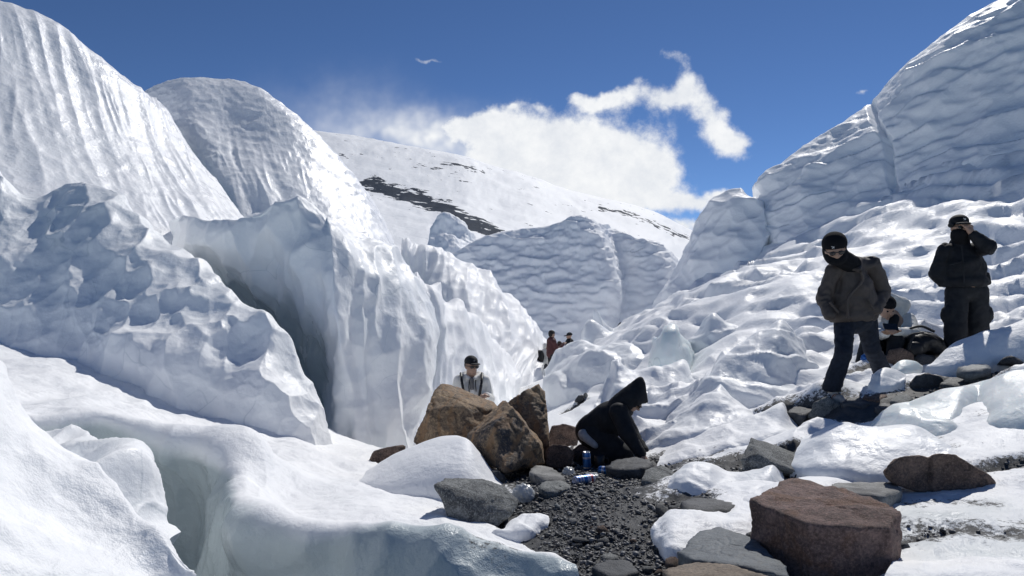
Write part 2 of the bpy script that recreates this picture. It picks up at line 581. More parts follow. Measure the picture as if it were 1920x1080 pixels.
loft("ice_ridge", [
    [(740, 690, 22.5), (750, 560, 23), (752, 455, 24)],
    [(770, 690, 22), (770, 560, 23), (775, 462, 24)],
    [(820, 720, 20.5), (830, 580, 22), (830, 478, 24.5)],
    [(880, 735, 19.8), (890, 600, 21.5), (880, 502, 25)],
    [(925, 735, 19.8), (945, 620, 22), (925, 528, 25.5)],
    [(965, 730, 20), (985, 650, 22.5), (965, 568, 26)],
    [(1000, 722, 21), (1010, 672, 23.5), (1000, 610, 26.5)],
    [(1025, 715, 23), (1028, 685, 25), (1025, 642, 27.5)],
    [(1045, 715, 25), (1045, 700, 27), (1045, 680, 29)]],
    M_SNOW, lambda p, u, v: 0.20 * runnels(p, u, v, 9, 31, 0.14) + 0.08 * runnels(p, u, v, 22, 35, 0.14) + 0.07 * scallop(p * A([2.2, 1.2, 2.6]), 33) + 0.3 * fbm(p * 0.3, 3, 8) - 0.1,
    back=3, drop=9, nu=330, nv=220, label="long sunlit fluted ice ridge descending to the far group of people", cat="ice ridge")
loft("ice_ridge", [
    [(770, 860, 12), (778, 700, 12.6), (775, 520, 13.6)],
    [(795, 850, 12), (805, 690, 12.6), (800, 530, 13.6)],
    [(825, 820, 12.6), (838, 690, 13.2), (832, 560, 14.4)],
    [(860, 790, 13.4), (875, 680, 14.2), (868, 590, 15.6)],
    [(900, 760, 14.6), (910, 690, 15.6), (895, 610, 17)],
    [(935, 740, 16.4), (942, 700, 17.4), (925, 650, 18.6)],
    [(965, 730, 18.5), (968, 705, 19.5), (955, 680, 20.8)]],
    M_SNOW, lambda p, u, v: 0.16 * runnels(p, u, v, 6, 51, 0.15) + 0.06 * runnels(p, u, v, 16, 55, 0.15) + 0.05 * scallop(p * A([2.4, 1.4, 2.6]), 57) + 0.2 * fbm(p * 0.5, 3, 18) - 0.08,
    back=2, drop=6, nu=200, nv=180, label="low rounded ice ridge beside the tall serac, behind the capped man", cat="ice ridge")

# ------------------------------------------------------------------ left slopes
loft("ice_slope_left", [
    [(-260, 620, 8), (-290, 420, 9), (-330, 200, 11), (-360, -40, 12.5), (-400, -200, 14)],
    [(-60, 600, 8.4), (-80, 420, 9.2), (-110, 250, 10.6), (-120, 80, 12), (-130, -70, 13.4)],
    [(60, 600, 8.7), (30, 420, 9.4), (0, 270, 10.6), (-20, 120, 12), (-40, -12, 13.4)],
    [(220, 600, 9.2), (170, 430, 10), (120, 280, 11.2), (70, 140, 12.5), (30, 12, 13.8)],
    [(330, 600, 9.6), (270, 450, 10.4), (210, 310, 11.6), (150, 180, 12.9), (95, 42, 14.2)],
    [(420, 600, 10), (355, 470, 10.8), (295, 350, 12), (235, 230, 13.3), (195, 122, 14.6)],
    [(490, 600, 10.4), (425, 480, 11.2), (370, 380, 12.4), (305, 270, 13.8), (272, 172, 15.4)],
    [(560, 620, 10.8), (495, 500, 11.7), (430, 400, 13), (358, 290, 14.6), (296, 188, 16.4)],
    [(620, 640, 11.8), (555, 520, 12.8), (480, 430, 14.2), (400, 330, 16), (310, 210, 18)]],
    M_GLINT, lambda p, u, v: 0.065 * runnels(p, u, v, 12, 61, 0.12) * sstep(-0.4, 0.3, fbm(p * 0.3, 2, 78)) + 0.035 * runnels(p, u, v, 30, 65, 0.13) * sstep(0.3, 0.7, 0.5 + fbm(p * 0.4, 2, 77)) + 0.022 * scallop(p * A([3.4, 2.4, 4.2]), 62, 0.6) + 0.007 * scallop(p * 9.0, 64) + 0.3 * fbm(p * 0.22, 2, 63) - 0.1,
    back=4, drop=12, nu=460, nv=330, kind="structure")
loft("ice_dome", [
    [(230, 460, 16), (240, 330, 17.5), (255, 230, 19), (265, 178, 20.5)],
    [(320, 480, 15.8), (310, 330, 17.4), (300, 215, 19), (300, 158, 20.6)],
    [(430, 500, 15.2), (390, 340, 16.8), (360, 220, 18.5), (350, 151, 20.6)],
    [(530, 540, 14.8), (480, 380, 16.4), (435, 250, 18.5), (415, 151, 20.8)],
    [(610, 560, 14.6), (565, 420, 16.2), (520, 280, 18.5), (480, 162, 20.8)],
    [(670, 580, 14.6), (635, 450, 16.1), (595, 320, 18.5), (545, 208, 20.8)],
    [(725, 600, 14.7), (692, 490, 16.1), (660, 380, 18.5), (607, 268, 20.8)],
    [(765, 620, 15), (738, 530, 16.4), (708, 430, 18.6), (655, 318, 20.8)],
    [(790, 640, 15.8), (768, 570, 17), (748, 485, 19), (702, 372, 21.3)],
    [(805, 660, 17.5), (785, 600, 18.6), (772, 535, 20.2), (748, 462, 22.4)]],
    M_GLINT, lambda p, u, v: 0.035 * scallop(p * A([2.6, 2.0, 4.6]), 72, 0.6) * sstep(0.15, 0.6, v + 0.3 * fbm(p * .3, 2, 3)) + 0.014 * scallop(p * A([6, 4, 8]), 74) + (0.08 * runnels(p, u, v, 14, 71, 0.12) * sstep(-0.4, 0.3, fbm(p * 0.3, 2, 79)) + 0.035 * runnels(p, u, v, 36, 75, 0.13) * sstep(-0.3, 0.3, fbm(p * 0.4, 2, 76))) * (1 - 0.85 * sstep(0.5, 0.8, v)) + 0.25 * fbm(p * 0.2, 2, 73) - 0.08,
    back=4, drop=14, nu=460, nv=330, kind="structure")

# tall serac with the crevasse at its left
loft("ice_serac", [
    [(290, 700, 12.0), (300, 600, 11.6), (318, 500, 11.0), (335, 408, 10.6)],
    [(345, 720, 13.2), (342, 600, 11.2), (346, 490, 10.0), (352, 400, 9.8)],
    [(405, 760, 13.2), (400, 630, 10.9), (395, 495, 9.7), (388, 402, 9.5)],
    [(475, 800, 13.2), (468, 650, 10.6), (455, 505, 9.35), (436, 398, 9.2)],
    [(535, 840, 13.0), (528, 680, 10.4), (512, 525, 9.2), (482, 387, 9.0)],
    [(572, 870, 12.6), (566, 710, 10.2), (556, 560, 8.9), (530, 372, 8.8)],
    [(594, 890, 11.0), (592, 745, 9.7), (594, 580, 8.3), (588, 374, 8.8)],
    [(604, 900, 9.4), (612, 745, 9.0), (618, 580, 7.95), (626, 390, 8.8)],
    [(622, 895, 8.15), (640, 742, 8.1), (638, 578, 8.0), (642, 400, 8.9)],
    [(660, 890, 8.0), (668, 740, 8.1), (666, 582, 8.2), (672, 416, 9.1)],
    [(704, 885, 8.1), (710, 740, 8.25), (706, 590, 8.5), (704, 436, 9.4)],
    [(750, 878, 8.4), (757, 730, 8.55), (752, 605, 8.9), (746, 468, 9.8)],
    [(774, 866, 8.8), (790, 720, 9.0), (794, 620, 9.3), (786, 508, 10.1)],
    [(780, 856, 9.6), (798, 720, 9.8), (806, 615, 10.1), (799, 540, 10.7)],
    [(774, 850, 11), (792, 720, 11.2), (800, 620, 11.4), (796, 560, 11.8)]],
    M_ICE, lambda p, u, v: sstep(0.5, 0.62, u) * (0.13 * (1 - np.abs(perlin(np.stack([p[:, 0] * 2.2 + 0.3 * p[:, 2] + 0.3 * fbm(p * 0.8, 2, 86), p[:, 1] * 0.6, p[:, 2] * 0.30], 1), 81)) * 2.2) + 0.055 * (1 - np.abs(perlin(np.stack([p[:, 0] * 5.5 + 0.4 * p[:, 2], p[:, 1], p[:, 2] * 0.5], 1), 85)) * 2.2)) + (1 - sstep(0.4, 0.55, u)) * 0.16 * scallop(p * A([2.2, 1.2, 1.2]), 83) + 0.03 * scallop(p * A([4, 3, 3.2]), 87) + 0.10 * fbm(p * 1.3, 3, 82) * (1 - 0.6 * sstep(0.8, 1, v)) + 0.015 * fbm(p * 7, 3, 84) - 0.08 - 0.12 * sstep(0.75, 1.0, v),
    back=2.4, drop=2.5, roll=0.06, nu=460, nv=320, bare=lambda p, u, v: (1 - sstep(0.44, 0.56, u)) * sstep(0.85, 0.4, v), label="tall fluted ice serac with a dark crevasse along its left side", cat="serac")  # recess colour darkens downwards: crevasse shade painted over snow-free ice

# scalloped block in front of the crevasse
loft("ice_block", [
    [(-120, 680, 7.4), (-110, 560, 7.8), (-100, 430, 8.5), (-80, 300, 9.5)],
    [(-30, 665, 7.3), (-25, 550, 7.7), (-15, 420, 8.5), (-10, 295, 9.5)],
    [(40, 665, 7.2), (42, 560, 7.6), (45, 450, 8.4), (55, 352, 9.4)],
    [(110, 680, 7.1), (110, 580, 7.5), (110, 450, 8.4), (128, 328, 9.5)],
    [(165, 715, 6.9), (165, 625, 7.1), (170, 480, 8.1), (215, 342, 9.4)],
    [(250, 765, 6.7), (240, 665, 6.8), (240, 525, 7.7), (285, 405, 9.1)],
    [(340, 795, 6.5), (330, 685, 6.65), (320, 565, 7.4), (345, 460, 8.7)],
    [(420, 815, 6.4), (410, 715, 6.55), (400, 605, 7.2), (392, 492, 8.4)],
    [(490, 830, 6.4), (480, 735, 6.5), (470, 645, 7.0), (456, 550, 7.9)],
    [(540, 845, 6.4), (530, 762, 6.55), (520, 682, 6.9), (508, 586, 7.6)],
    [(580, 865, 6.5), (570, 802, 6.65), (560, 732, 6.95), (552, 644, 7.4)],
    [(604, 885, 6.7), (598, 840, 6.8), (590, 780, 7), (576, 706, 7.4)],
    [(612, 900, 7), (609, 875, 7.1), (605, 845, 7.2), (600, 797, 7.5)]],
    M_ICE, lambda p, u, v: (0.07 * scallop(p * A([1.4, 0.9, 1.6]), 91, 0.5) + 0.105 * scallop(p * A([2.9, 1.8, 1.9]) + A([0, 0, 0.5]) * p[:, :1], 92, 0.6) * sstep(-0.4, 0.0, fbm(p * 0.6, 2, 96) + 0.15) + 0.015 * scallop(p * A([6, 4, 6]), 94)) * (0.65 + 0.35 * sstep(0.15, 0.4, u)) * (1 - 0.5 * sstep(0.8, 1.0, v)) + 0.18 * fbm(p * 0.7, 3, 93) + 0.012 * fbm(p * 8, 2, 95) - 0.12,
    back=0.7, drop=3.5, roll=0.35, nu=460, nv=300, label="big scalloped grey-white ice block in front of the crevasse on the left", cat="ice block")

# snow shelf at the left with its edge rolling into the crevasse
def shelf_disp(p, u, v):
    lip = sstep(0.5, 0.68, v)
    m = np.exp(-(((p[:, 0] + 2.0) / 0.42) ** 2 + ((p[:, 1] - 4.95) / 0.3) ** 2))
    wall = 0.10 * ridged(np.stack([p[:, 0] * 1.7, p[:, 1] * 1.7, p[:, 2] * 0.4], 1), 2, 101) + 0.14 * scallop(p * A([1.6, 1.6, 1.1]), 103) + 0.05 * scallop(p * A([3.6, 3.6, 2.2]), 108)
    top = 0.07 * fbm(p * 1.3, 4, 102) + 0.05 * scallop(p * A([1.6, 1.0, 2]), 104, 0.9) + 0.02 * scallop(p * A([4.5, 3, 4]), 106, 0.8) * sstep(-0.1, 0.3, fbm(p * 0.9, 2, 107)) + 0.014 * fbm(p * 9, 3, 105) + 0.26 * m
    return lip * wall + (1 - lip) * top - 0.06


def grid_mesh(name, cols, mat, disp, nu, nv, **kw):
    C = np.array([[P(*q) for q in c] for c in cols])
    G = crom(C, nu)
    G = np.swapaxes(crom(np.swapaxes(G, 0, 1), nv), 0, 1)
    N = grid_normals(G)
    flip = False
    if N[..., 2].mean() < 0:
        N = -N
        flip = True
    U, V = np.meshgrid(np.linspace(0, 1, nu), row_param(C, nv) / (C.shape[1] - 1), indexing="ij")
    G = G + N * disp(G.reshape(-1, 3), U.ravel(), V.ravel()).reshape(nu, nv, 1)
    faces = grid_faces(nu, nv)
    if flip:
        faces = faces[:, ::-1]
    me = mesh_from(name, G.reshape(-1, 3), faces, mat)
    b = kw.pop("bare", None)
    if b is not None:
        set_attr(me, "bare", b(U.ravel(), V.ravel()))
    d = kw.pop("dirt", None)
    if d is not None:
        set_attr(me, "dirt", d(G.reshape(-1, 3)))
    return link(name, me, None, **kw)


SHELF_MAT = M_SNOW
grid_mesh("snow_shelf", [
    [(-1100, 560, 7.4), (-1000, 660, 5.4), (-950, 710, 4.7), (-900, 750, 4.4), (-880, 860, 4.45), (-880, 1300, 4.9)],
    [(-260, 600, 7.4), (-160, 690, 5.4), (-100, 740, 4.7), (-60, 775, 4.4), (-50, 860, 4.45), (-50, 1050, 4.9)],
    [(0, 630, 7.6), (30, 720, 5.6), (50, 762, 4.9), (60, 792, 4.6), (60, 870, 4.75), (70, 1500, 5.3)],
    [(170, 665, 7.7), (170, 730, 5.9), (185, 758, 5.2), (190, 786, 4.8), (184, 870, 5.0), (195, 1500, 5.6)],
    [(330, 710, 7.8), (310, 775, 6.0), (318, 803, 5.3), (322, 828, 4.9), (316, 900, 5.1), (322, 1500, 5.8)],
    [(450, 745, 7.8), (420, 802, 6.1), (400, 830, 5.4), (388, 852, 4.9), (366, 925, 5.1), (368, 1500, 5.8)],
    [(560, 770, 7.8), (520, 830, 6.0), (480, 866, 5.2), (440, 888, 4.65), (406, 950, 4.9), (402, 1500, 5.6)],
    [(640, 810, 7.7), (600, 875, 5.5), (540, 925, 4.4), (462, 948, 3.95), (424, 1000, 4.15), (416, 1500, 4.8)],
    [(700, 835, 7.4), (680, 900, 5.1), (620, 955, 3.95), (560, 990, 3.5), (530, 1050, 3.6), (518, 1600, 4.0)],
    [(770, 855, 7.0), (760, 920, 4.8), (725, 970, 3.8), (690, 1000, 3.4), (682, 1064, 3.38), (675, 1600, 3.6)],
    [(850, 885, 6.4), (830, 935, 4.6), (815, 975, 3.8), (810, 1006, 3.35), (820, 1080, 3.2), (825, 1300, 3.2)],
    [(905, 915, 5.4), (895, 960, 4.3), (915, 1000, 3.7), (945, 1034, 3.3), (960, 1100, 3.12), (970, 1300, 3.05)],
    [(925, 965, 4.6), (950, 990, 4.0), (1010, 1030, 3.5), (1075, 1070, 3.15), (1100, 1130, 3.0), (1110, 1300, 2.9)]],
    SHELF_MAT, shelf_disp, 420, 300, kind="structure", bare=lambda u, v: 1.2 * sstep(0.54, 0.74, v), dirt=lambda p: 0.26 * sstep(-1.0, -0.3, p[:, 0]) + 0.30 * sstep(0.75, 1.0, 1 - np.hypot((p[:, 0] + 3.0) / 1.1, (p[:, 1] - 6.0) / 0.6) * 0.5))  # wall below the lip: snow-free ice with the crevasse's shade painted in

loft("snow_bank", [
    [(-1500, 1250, 1.5), (-1500, 800, 2.1), (-1500, 420, 3.0)],
    [(-700, 1250, 1.5), (-690, 830, 2.1), (-650, 500, 3.0)],
    [(-200, 1250, 1.6), (-190, 850, 2.1), (-160, 560, 2.9)],
    [(-30, 1250, 1.6), (-20, 880, 2.1), (-5, 645, 2.85)],
    [(40, 1250, 1.7), (45, 900, 2.2), (40, 752, 2.75)],
    [(110, 1250, 1.75), (110, 960, 2.2), (108, 828, 2.7)],
    [(190, 1250, 1.8), (190, 1020, 2.2), (185, 908, 2.6)],
    [(260, 1250, 1.85), (258, 1065, 2.2), (255, 975, 2.5)],
    [(320, 1260, 1.9), (320, 1110, 2.15), (315, 1018, 2.4)],
    [(372, 1280, 1.95), (374, 1150, 2.1), (364, 1078, 2.3)]],
    M_SNOW, lambda p, u, v: 0.07 * scallop(p * A([2.4, 1.3, 1.8]), 111, 0.9) + 0.025 * scallop(p * A([5.5, 3.5, 4.5]), 114, 0.8) * sstep(-0.1, 0.3, fbm(p * 1.3, 2, 115)) + 0.08 * fbm(p * 1.5, 4, 112) + 0.012 * fbm(p * 12, 3, 113) - 0.05,
    back=0.5, drop=2.2, roll=0.5, nu=280, nv=220, bare=lambda p, u, v: 0.5 * sstep(0.05, 0.4, fbm(p * A([2.2, 1.4, 2.2]), 3, 117)), label="near bright snow bank sloping down at the lower left corner", cat="snow bank", dirt=lambda p: 0 * p[:, 0])
loft("ice_block", [
    [(-400, 1120, 3.3), (-380, 930, 3.6), (-350, 790, 4.0)],
    [(-60, 1120, 3.2), (-40, 940, 3.5), (-20, 800, 3.95)],
    [(15, 1120, 3.2), (25, 930, 3.45), (42, 812, 3.9)],
    [(80, 1120, 3.1), (92, 920, 3.35), (115, 802, 3.9)],
    [(150, 1120, 3.05), (152, 930, 3.25), (180, 818, 3.8)],
    [(200, 1130, 3.0), (202, 960, 3.15), (230, 868, 3.6)],
    [(240, 1150, 2.95), (246, 1000, 3.1), (256, 935, 3.4)],
    [(300, 1160, 2.95), (298, 1060, 3.05), (284, 985, 3.3)],
    [(335, 1180, 3.05), (325, 1090, 3.15), (312, 1016, 3.3)]],
    M_ICE, lambda p, u, v: 0.16 * scallop(p * A([2.6, 2, 2.2]) + A([0, 0, 0.8]) * p[:, :1], 121, 0.5) + 0.05 * scallop(p * A([5, 4, 4]), 123, 0.6) + 0.08 * fbm(p * 2.0, 3, 122) - 0.08,
    back=0.35, drop=2.4, roll=0.4, nu=240, nv=180, label="ribbed ice block leaning into the lower left crevasse behind the near snow bank", cat="ice block")
# ------------------------------------------------------------------ ground: gravel floor, path and right-hand slope
GP = [
    # gravel hollow and foreground
    (1080, 1080, 3.0), (1080, 1000, 3.6), (1080, 930, 4.3), (1095, 893, 4.95), (1101, 866, 6.0), (1250, 1000, 3.6), (1200, 880, 5.4), (1000, 900, 4.9),
    (940, 905, 5.0), (1300, 1090, 2.9), (1450, 1090, 2.85), (1700, 1085, 2.7), (1900, 1075, 2.7), (1800, 1000, 3.1), (1900, 985, 3.2), (1700, 930, 3.8),
    (1400, 940, 4.0), (1330, 880, 4.9), (1500, 885, 4.5), (1620, 880, 4.5), (1850, 930, 3.6),
    # behind the kneeling figure and the low right slope
    (1230, 850, 5.9), (1330, 815, 6.2), (1440, 785, 6.4), (1540, 765, 6.3), (1560, 742, 6.3), (1650, 712, 6.6), (1640, 700, 6.9), (1720, 690, 7.2),
    (1800, 692, 7.5), (1840, 690, 7.4), (1920, 650, 7.6), (1500, 700, 7.8), (1560, 690, 7.6), (1600, 670, 8.0),
    (1660, 790, 5.2), (1780, 755, 5.3), (1920, 715, 5.4), (1600, 800, 5.3), (1652, 765, 5.7), (1702, 742, 5.85), (1772, 722, 6.0), (1869, 690, 6.15), (1925, 676, 6.2),
    # upper right slope
    (1920, 560, 9.5), (1800, 560, 9.8), (1700, 560, 10.2), (1600, 560, 10.6), (1500, 570, 11.2), (1400, 580, 12), (1300, 600, 13), (1250, 615, 13.5),
    (1920, 440, 11.5), (1800, 470, 12), (1700, 480, 12.6), (1600, 490, 13.2), (1500, 505, 14), (1400, 525, 15), (1320, 555, 16), (1250, 585, 17.5),
    (1920, 330, 13.2), (1800, 370, 14), (1700, 400, 15), (1600, 430, 15.8), (1500, 450, 16.6), (1440, 465, 17.5), (1340, 520, 18.6), (1240, 575, 20), (1190, 612, 21), (1150, 632, 21),
    (1920, 265, 14.6), (1800, 300, 15.4), (1690, 360, 16.2), (2100, 200, 14), (2100, 400, 11), (2100, 550, 8.5), (2100, 680, 6.5),
    # valley floor and path
    (1060, 668, 17), (1100, 655, 17), (1040, 690, 17), (1025, 722, 16.5), (1010, 728, 18), (980, 725, 21), (930, 725, 21), (1010, 712, 23.5), (1050, 712, 24), (1070, 690, 24),
    (1000, 790, 12), (940, 790, 12), (880, 800, 11), (1040, 770, 11.5), (1080, 752, 11.5), (1140, 735, 11.5), (1200, 715, 11.5), (1110, 790, 9.3), (1180, 770, 8.8), (1260, 740, 8.6),
    (900, 905, 9), (820, 900, 9), (860, 890, 7.5), (1000, 870, 8), (1060, 845, 7.5), (1050, 700, 29), (1000, 700, 36), (1200, 690, 36), (1300, 640, 36), (800, 700, 36),
    # under the left masses
    (700, 880, 7.5), (600, 900, 8), (500, 900, 9), (300, 800, 10), (0, 750, 10), (-300, 700, 10), (600, 760, 16), (300, 700, 16), (0, 650, 18), (700, 700, 22), (500, 700, 30), (0, 650, 34),
    (800, 1010, 4.6), (600, 1010, 5.2), (300, 940, 6.0), (-100, 850, 6.0),
]
gp = np.array([P(*q) for q in GP])
extra = np.array([[0, 0.6, 0.2], [2.2, 0.6, 0.3], [4, 1.5, 0.5], [-2, 0.5, 0.2], [0.3, -0.9, 0.2], [3, -1, 0.3], [20, 40, 7], [-20, 40, 1], [0, 60, 0], [24, 60, 8], [-24, 60, 2], [14, 20, 8], [9, 5, 2.2], [9, 9, 3.2]], float)
gp = np.concatenate([gp, extra])


def tps_fit(X, z, lam=0.02):
    n = len(X)
    r2 = ((X[:, None] - X[None]) ** 2).sum(-1)
    K = 0.5 * r2 * np.log(r2 + 1e-12)
    Pm = np.concatenate([np.ones((n, 1)), X], 1)
    M = np.zeros((n + 3, n + 3))
    M[:n, :n] = K + lam * np.eye(n)
    M[:n, n:] = Pm
    M[n:, :n] = Pm.T
    return np.linalg.solve(M, np.concatenate([z, np.zeros(3)]))


def warp_xy(x, y):
    """polar/log space keeps near detail and far sweep in balance"""
    r = np.hypot(x, y + 2.0)
    return np.stack([np.arctan2(x, y + 2.0) * 4.0, np.log(r) * 3.0], -1)


GX = warp_xy(gp[:, 0], gp[:, 1])
GW = tps_fit(GX, gp[:, 2])


def ground_z(x, y):
    x = np.atleast_1d(np.asarray(x, float))
    y = np.atleast_1d(np.asarray(y, float))
    Q = warp_xy(x, y)
    out = np.empty(len(Q))
    for s in range(0, len(Q), 20000):
        q = Q[s:s + 20000]
        r2 = ((q[:, None] - GX[None]) ** 2).sum(-1)
        out[s:s + 20000] = (0.5 * r2 * np.log(r2 + 1e-12)) @ GW[:-3] + GW[-3] + q @ GW[-2:]
    return out


def seg_dist(x, y, pts):
    best = np.full(len(x), 1e9)
    for (x0, y0), (x1, y1) in zip(pts[:-1], pts[1:]):
        t = np.clip(((x - x0) * (x1 - x0) + (y - y0) * (y1 - y0)) / ((x1 - x0) ** 2 + (y1 - y0) ** 2 + 1e-9), 0, 1)
        best = np.minimum(best, np.hypot(x - x0 - t * (x1 - x0), y - y0 - t * (y1 - y0)))
    return best


def XY(px, d):
    return ((px - 960.0) * d / F, d)


GRAVEL_LINES = [
    ([XY(1120, 2.6), XY(1110, 3.4), XY(1085, 4.3), XY(1060, 5.0), XY(1100, 6.0)], 0.55),
    ([XY(1150, 5.0), XY(1220, 5.6)], 0.45), ([XY(960, 4.6), XY(1050, 4.6)], 0.42), ([XY(1290, 5.2), XY(1400, 4.9)], 0.3), ([XY(1215, 4.2), XY(1300, 4.2)], 0.28, 0.8), ([XY(1390, 5.3), XY(1530, 5.1)], 0.3, 0.75), ([XY(1230, 5.8), XY(1330, 5.9)], 0.28),
    ([XY(1500, 4.6), XY(1640, 4.7)], 0.42), ([XY(1560, 4.3), XY(1650, 4.3)], 0.3), ([XY(1220, 2.9), XY(1250, 4.2)], 0.2),
    ([XY(1495, 6.3), XY(1570, 6.1), XY(1650, 5.75)], 0.36), ([XY(1640, 5.75), XY(1702, 5.85), XY(1772, 6.0), XY(1869, 6.15), XY(1960, 6.25)], 0.36), ([XY(1560, 7.3), XY(1640, 7.3)], 0.12),
    ([XY(1690, 3.15), XY(1790, 3.2)], 0.3, 0.62), ([XY(1850, 4.0), XY(1930, 4.0)], 0.2, 0.7), ([XY(1720, 3.25), XY(1880, 3.1)], 0.5, 0.56), ([XY(1700, 3.6), XY(1850, 3.5)], 0.4, 0.42), ([XY(1300, 3.3), XY(1420, 3.4)], 0.3, 0.55), ([XY(1380, 4.5), XY(1480, 4.4)], 0.3, 0.6), ([XY(1250, 6.1), XY(1420, 6.0)], 0.35, 0.5), ([XY(1560, 3.9), XY(1680, 3.9)], 0.3, 0.45), ([XY(1060, 11), XY(1100, 11.2)], 0.12), ([XY(930, 5.4), XY(960, 6.0)], 0.4),
]


def gravel_mask(x, y):
    m = np.zeros(len(x))
    for ln in GRAVEL_LINES:
        m = np.maximum(m, (ln[2] if len(ln) > 2 else 1.05) - 0.6 * seg_dist(x, y, ln[0]) / ln[1])
    m = np.clip(m, 0, 1)
    path = 0.36 * np.exp(-((seg_dist(x, y, [XY(960, 20), XY(990, 22), XY(1000, 17)]) / 0.8) ** 2))
    return np.maximum(np.maximum(m, path), 0.27 * sstep(0.2, 0.8, x) * (1 - sstep(5.5, 7.5, y)))


def ground_full(x, y):
    z = ground_z(x, y)
    p = np.stack([x, y, z], 1)
    g = gravel_mask(x, y)
    upper = sstep(6.5, 9.0, y) * sstep(0.0, 1.2, x - 0.06 * y)          # right slope
    low = sstep(0.2, 1.2, x) * sstep(4.6, 6.0, y) * (1 - sstep(8, 10, y))
    q = p * A([1.35, 1.35, 0.9])
    sc = scallop(np.stack([0.75 * x - 0.2 * y, 1.5 * (0.6 * y + z) - 0.25 * x, 0.35 * y], 1), 201, 0.8)
    sc2 = scallop(np.stack([1.5 * x - 0.4 * y, 2.8 * (0.6 * y + z) - 0.5 * x, 0.6 * y], 1), 203, 0.7)
    patch = sstep(-0.25, 0.25, fbm(p * 0.22, 3, 207))
    tr1 = terrace(z * 2.1 + 0.25 * x + 1.5 * fbm(np.stack([0.35 * x - 0.1 * y, 0.8 * (0.6 * y + z), 0.2 * y], 1), 3, 231), 0.74)
    tr2 = terrace(z * 4.3 - 0.4 * x + 1.4 * fbm(np.stack([0.7 * x - 0.2 * y, 1.6 * (0.6 * y + z), 0.4 * y], 1), 3, 232), 0.74)
    tm1 = sstep(-0.25, 0.1, fbm(p * 0.45, 2, 233))
    tm2 = sstep(-0.15, 0.2, fbm(p * 0.7 + 40, 2, 234))
    z = z - upper * (0.24 * tr1 * tm1 + 0.11 * tr2 * tm2) - low * 0.07 * tr2 * (1 - 0.8 * sstep(0.3, 0.7, g))
    z = z + upper * ((0.065 * sc + 0.025 * sc2) * (0.25 + 0.75 * patch) + 0.16 + 0.40 * fbm(p * 0.26, 2, 205) + 0.012 * fbm(p * 4, 3, 206))
    z = z + low * (0.16 * sc2 + 0.10 * fbm(p * 1.1, 3, 208) - 0.06) * (1 - 0.75 * sstep(0.3, 0.7, g))
    near = (1 - sstep(4.5, 6.0, y))
    z = z + near * (0.05 * fbm(p * 1.7, 4, 211) + 0.03 * scallop(p * 2.3, 212, 0.6) * (1 - g))
    z = z + 0.012 * fbm(p * 8, 3, 213) + g * 0.022 * fbm(p * 22, 3, 214) - 0.05 * sstep(0.4, 0.7, g)
    h = upper * (0.075 * sc + 0.03 * sc2) * (0.25 + 0.75 * patch) + low * 0.12 * sc2
    crev = sstep(0.0, 0.35, -x - 0.05 - 0.33 * np.maximum(0, 3.2 - y)) * (1 - sstep(0.0, 0.25, y + 0.1 * (x + 1) - 4.35 - 1.5 * sstep(-0.75, -1.35, x)))
    crev = np.maximum(crev, (1 - sstep(2.6, 3.0, y + 0.35 * x)) * (1 - sstep(-0.2, 0.3, x)))
    z = z - 7.0 * crev
    return z, g, h


na, nr = 860, 600
aa = np.concatenate([np.linspace(math.radians(-62), math.radians(-41), 40, endpoint=False), np.linspace(math.radians(-41), math.radians(41), na - 80), np.linspace(math.radians(41.2), math.radians(66), 40)])
rr = np.exp(np.linspace(math.log(1.3), math.log(64), nr))
AA, RR = np.meshgrid(aa, rr, indexing="ij")
gxx, gyy = (RR * np.sin(AA)).ravel(), (RR * np.cos(AA)).ravel()
gzz, gmask, gh = ground_full(gxx, gyy)
me = mesh_from("ground", np.stack([gxx - 0.9 * gh, gyy - 0.9 * gh, gzz], 1), grid_faces(na, nr)[:, ::-1], M_SNOW)
set_attr(me, "dirt", gmask)
set_attr(me, "bare", 0.55 * (1 - sstep(4.0, 5.0, gyy)) * sstep(0.6, 1.4, gxx) * sstep(-0.2, 0.25, fbm(np.stack([gxx, gyy, 0 * gxx], 1) * 1.1, 3, 777)))
ground = link("ground", me, kind="structure")
if me.polygons[len(me.polygons) // 2].normal.z < 0:
    me.flip_normals()


def gz1(x, y):
    z, _, _ = ground_full(np.array([x]), np.array([y]))
    return float(z[0])


